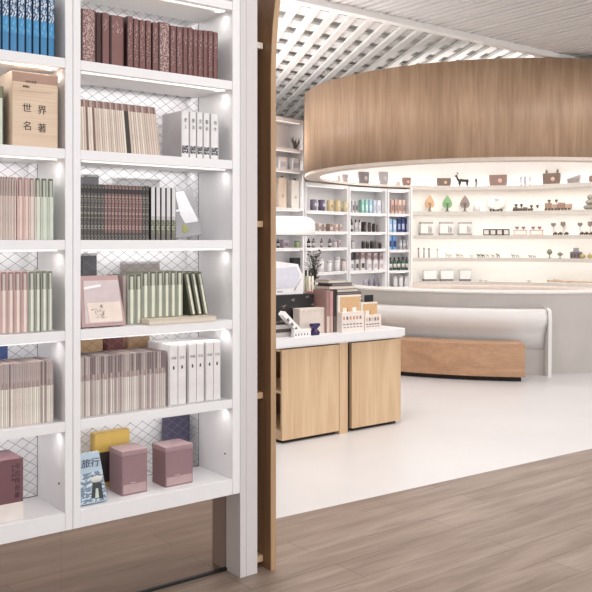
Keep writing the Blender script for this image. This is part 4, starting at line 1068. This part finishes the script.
def place(u, z, off=.05):
    p, n, d = path(u, off)
    wx, wy = W2(p)
    return (wx, wy, z), ROT0 + math.atan2(n.y, n.x) - PI/2, d/FPX
CN = {}
def product(kind, u0, u1, hp, z, col, label, group, col2=None, off=.05):
    loc, rz, s = place((u0+u1)/2, z, off); w_ = (u1-u0)*s; h = hp*s; m = C(col); m2 = C(col2) if col2 else C(tuple(int(q*.72) for q in col))
    t = thing({'box': 'product_box', 'bottle': 'bottle', 'jar': 'jar', 'bag': 'gift_bag', 'mug': 'mug', 'glass': 'glass_jar', 'tube': 'cosmetic_tube'}[kind], label, {'box': 'box', 'bottle': 'bottle', 'jar': 'jar', 'bag': 'bag', 'mug': 'mug', 'glass': 'jar', 'tube': 'tube'}[kind], loc, rz, group)
    if kind == 'box':
        MB().bev(-w_/2, w_/2, 0, .08, 0, h, m, .004).build('carton', t); MB().box(-w_*.36, w_*.36, -.0015, 0, h*.2, h*.62, m2).build('printed_label', t)
    elif kind == 'bottle':
        r = w_/2; MB().lathe([(r*.94, 0), (r, .01), (r, h*.66), (r*.8, h*.74), (r*.4, h*.78)], m, 12).build('body', t); MB().lathe([(r*.45, h*.78), (r*.45, h), (r*.3, h*1.0)], m2, 10).build('cap', t); MB().lathe([(r*1.01, h*.2), (r*1.01, h*.5)], C((206, 202, 198)), 12).build('label_wrap', t)
    elif kind in ('jar', 'glass'):
        r = w_/2; MB().lathe([(r*.8, 0), (r, h*.12), (r, h*.72), (r*.86, h*.8)], m, 12).build('body', t); MB().lathe([(r*.9, h*.8), (r*.9, h*.97), (r*.6, h)], m2, 12).build('lid', t)
    elif kind == 'mug':
        r = w_/2; MB().lathe([(r*.9, 0), (r, h*.1), (r, h), (r*.9, h), (r*.88, h*.12)], m, 14).build('cup', t); MB().tube([(r*.2, -r*.9, h*.8), (r*.5, -r*1.4, h*.7), (r*.5, -r*1.4, h*.35), (r*.2, -r*.9, h*.25)], r*.12, m2, 6).build('handle', t); MB().lathe([(r*.5, 0), (r*.5, .004)], m2, 10, M=Matrix.Translation((-r*.1, -r*.93, h*.5)) @ Matrix.Rotation(PI/2, 4, 'X')).build('motif', t)
    elif kind == 'tube':
        r = w_/2; MB().lathe([(r*.7, 0), (r*.7, h*.22)], m2, 10).build('cap', t); MB().lathe([(r*.8, h*.22), (r, h*.4), (r*.7, h*.9), (r*.2, h)], m, 10).build('body', t)
    elif kind == 'bag':
        MB().bev(-w_/2, w_/2, 0, .10, 0, h, m, .004).build('bag', t); MB().tube([(-w_*.15, .02, h*.98), (-w_*.1, .02, h*1.05), (w_*.1, .02, h*1.05), (w_*.15, .02, h*.98)], .008, C((50, 44, 44)), 6).build('handle', t); MB().lathe([(w_*.16, 0), (w_*.16, .002)], m2, 12, M=Matrix.Translation((0, -.001, h*.4)) @ Matrix.Rotation(PI/2, 4, 'X')).build('emblem', t)
    return t
cname = {'yellow': (206, 186, 146)}
def row(specs, z, where, group, off=.05):
    cnt = len(specs)
    for i, sp in enumerate(specs):
        kind, u0, u1, hp, col, nm = sp[:6]; c2 = sp[6] if len(sp) > 6 else None
        pos = 'at the left end' if i == 0 else 'at the right end' if i == cnt-1 else '%s from the left' % ordw(i+1)
        kn = {'box': 'carton', 'glass': 'glass jar', 'bag': 'gift bag'}.get(kind, kind)
        product(kind, u0, u1, hp, z, col, '%s %s %s, %s' % (nm, kn, where, pos), group, c2, off)
# tall cabinet
row([('box', 277, 290, 12, (226, 226, 230), 'white', (190, 192, 204)), ('box', 290.5, 301.3, 12, (228, 228, 230), 'plain white', (190, 192, 204))], 2.5655, 'high above the gift bags', 'white cartons above the gift bags')
row([('bag', 277, 288.8, 30, (226, 208, 190), 'beige', (206, 178, 156)), ('bag', 290, 301.3, 28, (230, 224, 216), 'ivory', (196, 192, 186))], 2.0005, 'in the tall cabinet', 'gift bags')
row([('jar', 280, 284.5, 4, (70, 66, 72), 'dark'), ('jar', 285, 289, 4, (90, 84, 90), 'charcoal'), ('jar', 293, 297, 4, (100, 96, 100), 'smoky'), ('jar', 298, 302, 4, (80, 76, 80), 'slate')], 1.6675, 'peeping above the lamp shade', 'dark jars above the lamp')
row([('bottle', 276.5, 279.5, 9, (40, 34, 36), 'black'), ('box', 282, 291, 8, (160, 146, 156), 'mauve grey', (110, 100, 116)), ('jar', 294, 300, 7, (150, 160, 124), 'green')], 1.4155, 'under the lamp shade', 'products under the lamp shade')
row([('box', 278, 284, 8, (206, 190, 186), 'dusty'), ('box', 285, 290.5, 7, (214, 196, 190), 'rosy'), ('box', 291.5, 302.5, 15, (34, 34, 38), 'black', (60, 60, 66))], 1.0405, 'behind the white slanted stand', 'products behind the slanted stand')
t_, rz_, s_ = place(295, 2.8705, .08)
t = thing('coral_sculpture', 'dark branching sculpture on top level of the tall white cabinet', 'sculpture', t_, rz_)
MB().lathe([(3.4*s_, 0), (3.4*s_, 1*s_), (1*s_, 1.6*s_)], C((110, 100, 96)), 12).build('base', t)
b = MB(); random.seed(12)
for k in range(9):
    a = random.uniform(-1.1, 1.1); L_ = random.uniform(6, 12)*s_
    b.tube([(0, 0, s_), (math.sin(a)*L_*.35, random.uniform(-.03, .03), s_+L_*.55), (math.sin(a)*L_*.6, random.uniform(-.04, .04), s_+L_)], [.9*s_, .7*s_, .35*s_], C((96, 86, 80)), 6)
b.build('branches', t)
# purple and yellow mugs
row([('mug', 310, 316.8, 11, (120, 112, 128), 'grey violet', (206, 204, 214)), ('mug', 318, 325, 11, (92, 82, 108), 'deep violet', (206, 204, 214)), ('mug', 326.5, 333.3, 11, (212, 192, 150), 'yellow', (176, 160, 120)), ('mug', 334.3, 340.6, 11, (206, 186, 140), 'mustard', (232, 226, 206)), ('mug', 341.8, 348, 10.5, (204, 190, 152), 'sandy', (232, 226, 206))], 1.9805, 'on the upper shelf', 'mugs on the upper shelf')
row([('box', 318, 322.5, 8, (206, 192, 184), 'beige'), ('box', 323.5, 327, 7, (190, 172, 164), 'tan'), ('box', 329, 334, 7.5, (150, 128, 120), 'brown', (206, 196, 190)), ('box', 335, 339, 7, (214, 196, 188), 'pale pink'), ('box', 339.6, 343, 7, (206, 180, 172), 'pink')], 1.6675, 'under the mugs', 'low cartons under the mugs')
row([('bottle', 306.8, 310.5, 9, (36, 34, 38), 'black'), ('bottle', 311.5, 315.5, 9, (120, 116, 120), 'grey'), ('bottle', 320, 323, 9, (120, 108, 108), 'smoked'), ('bottle', 328, 331.5, 9, (92, 84, 88), 'dark grey'), ('jar', 332.5, 337, 7, (206, 196, 196), 'pale'), ('box', 338, 342, 7, (190, 170, 170), 'dusky pink')], 1.4155, 'beside the lamp shade edge', 'bottles beside the lamp shade')
row([('glass', 318, 324, 13, (222, 218, 218), 'tall clear', (200, 196, 198)), ('glass', 326, 332, 11, (226, 222, 222), 'clear', (206, 202, 202)), ('glass', 334, 340, 14, (216, 214, 214), 'frosted', (190, 186, 188)), ('jar', 341, 346, 12, (214, 200, 200), 'pinkish')], 1.0405, 'beside the leafy twigs', 'clear jars beside the twigs')
# middle cabinet
row([('box', 352, 355, 12, (206, 204, 204), 'white', (90, 86, 92)), ('box', 355.3, 358.5, 12, (196, 192, 194), 'light grey', (90, 86, 92)), ('box', 361.2, 365, 13.5, (150, 196, 184), 'teal green', (200, 226, 216)), ('box', 365.2, 369, 13.5, (160, 206, 200), 'aqua', (206, 230, 226)), ('box', 369.2, 373, 13.5, (170, 202, 220), 'sky blue', (214, 226, 236)), ('box', 373.2, 377, 13, (206, 212, 222), 'icy blue', (180, 190, 206)), ('box', 377.2, 381.5, 13, (222, 222, 228), 'pearl', (196, 196, 206)), ('box', 381.8, 386, 13, (218, 214, 220), 'silver', (190, 186, 196))], 1.9755, 'in the cabinet above the black bottles', 'cartons above the black bottles')
row([('bottle', 349.9, 352.8, 13, (30, 28, 30), 'black', (20, 20, 22)), ('bottle', 354, 357.4, 12, (210, 208, 208), 'white', (40, 38, 40)), ('bottle', 357.8, 361, 12, (196, 194, 194), 'pale grey', (60, 56, 58)), ('box', 364, 367, 10, (60, 52, 52), 'dark brown', (110, 100, 96)), ('jar', 367.4, 371.4, 9.5, (90, 76, 74), 'brown'), ('jar', 371.8, 375.4, 8.5, (50, 44, 44), 'blackish'), ('jar', 375.8, 379.4, 7, (136, 122, 118), 'taupe')], 1.6675, 'on the black bottle shelf', 'black and white bottles')
row([('glass', 350.8, 355, 8.5, (200, 198, 200), 'clear', (160, 158, 160)), ('jar', 361.3, 365, 8, (40, 38, 40), 'black', (110, 106, 104)), ('jar', 365.4, 369.4, 7.5, (56, 50, 50), 'dark umber', (130, 120, 116)), ('jar', 369.8, 374, 8, (34, 32, 34), 'jet black', (100, 96, 94)), ('jar', 374.4, 378, 8, (90, 84, 84), 'graphite', (120, 114, 112)), ('jar', 378.4, 381.6, 6.5, (48, 44, 46), 'small black', (120, 114, 112))], 1.3905, 'on the shelf of round black jars', 'round black jars')
row([('box', 350, 354.8, 10, (222, 220, 220), 'white', (150, 144, 148)), ('box', 355.2, 359.6, 10.5, (216, 212, 212), 'off-white', (52, 48, 50)), ('box', 360.2, 366, 11, (214, 208, 208), 'cloudy', (60, 54, 56)), ('box', 366.6, 372.4, 10, (228, 224, 224), 'bright white', (190, 182, 184)), ('box', 373, 378.6, 10, (226, 222, 222), 'snow white', (190, 178, 180)), ('box', 379.2, 385, 9.5, (224, 216, 216), 'faint pink', (196, 176, 180))], 1.0405, 'below the round black jars', 'white cartons below the black jars')
for i, (u_, c, nm) in enumerate([(352.4, (86, 80, 84), 'dark'), (357.4, (120, 110, 116), 'grey'), (363, (196, 170, 170), 'pink'), (369.5, (206, 186, 186), 'pale rose'), (375.8, (196, 176, 178), 'dusty rose'), (382, (186, 166, 170), 'mauve')]):
    hts = [10, 10.5, 11, 10, 10, 9.5]
    loc, rz, s = place(u_, 1.0405, .05)
    product('box', u_-2.1, u_+2.1, 7, 1.0405+hts[i]*s+.001, c, '%s small carton stacked on a white carton, %s from the left' % (nm, ordw(i+1)), 'small cartons stacked on white ones', None, .055)
row([('tube', 363, 365.8, 8, (176, 166, 190), 'lilac'), ('tube', 368, 371, 9, (140, 130, 150), 'violet grey'), ('tube', 373, 376, 9, (120, 114, 136), 'dark lilac'), ('tube', 377.5, 380, 10, (150, 146, 160), 'tall grey')], .7455, 'on the lowest shelf', 'lilac tubes')
# narrow cabinet
row([('box', 391, 394.4, 14, (214, 178, 166), 'pink patterned', (150, 126, 120)), ('box', 394.8, 398, 14, (206, 176, 166), 'salmon', (160, 120, 110)), ('box', 398.4, 402, 14, (222, 196, 184), 'peach', (160, 130, 120)), ('box', 402.4, 405.8, 14, (210, 186, 176), 'blush', (150, 126, 120)), ('box', 406.2, 409.3, 13.5, (216, 196, 186), 'light peach', (160, 136, 126))], 1.9775, 'in the narrow cabinet', 'pink patterned cartons')
row([('box', 389, 392.6, 13, (150, 182, 216), 'light blue', (200, 214, 232)), ('box', 393, 396.8, 12.5, (166, 194, 222), 'pale blue', (210, 222, 236)), ('box', 397.4, 401, 13.5, (44, 54, 106), 'navy', (160, 176, 206)), ('box', 401.4, 405, 13.5, (54, 66, 122), 'dark blue', (190, 200, 220)), ('box', 405.4, 409.3, 13.5, (40, 48, 90), 'midnight blue', (130, 140, 170))], 1.6675, 'under the pink patterned cartons', 'blue cartons')
row([('box', 388.6, 392, 14, (140, 176, 214), 'blue', (36, 44, 110)), ('box', 392.4, 397, 14, (110, 150, 200), 'mid blue', (36, 44, 110)), ('bottle', 399, 402, 12, (186, 188, 196), 'silver'), ('bottle', 402.6, 405.6, 12, (170, 172, 180), 'steel grey'), ('bottle', 406.2, 409.2, 12, (190, 190, 196), 'light steel')], 1.3735, 'over the green bottles', 'blue cartons and silver bottles')
row([('bottle', 388.4, 392, 13, (56, 88, 72), 'green', (26, 28, 26)), ('bottle', 392.6, 396.2, 13, (50, 84, 66), 'dark green', (26, 28, 26)), ('bottle', 396.8, 400.4, 13, (46, 76, 62), 'bottle-green', (26, 28, 26)), ('bottle', 401, 404.6, 13, (60, 92, 76), 'forest green', (26, 28, 26)), ('bottle', 405.2, 408.8, 13, (50, 80, 66), 'deep green', (26, 28, 26))], 1.0255, 'in the narrow cabinet', 'green bottles')
row([('glass', 393, 397.5, 10, (216, 214, 214), 'clear arched', (196, 192, 192)), ('glass', 398.5, 403, 10.5, (220, 218, 218), 'clear round', (196, 192, 192)), ('glass', 404, 408.5, 10, (214, 210, 210), 'clear ribbed', (196, 192, 192))], .7505, 'below the green bottles', 'clear jars below the green bottles')
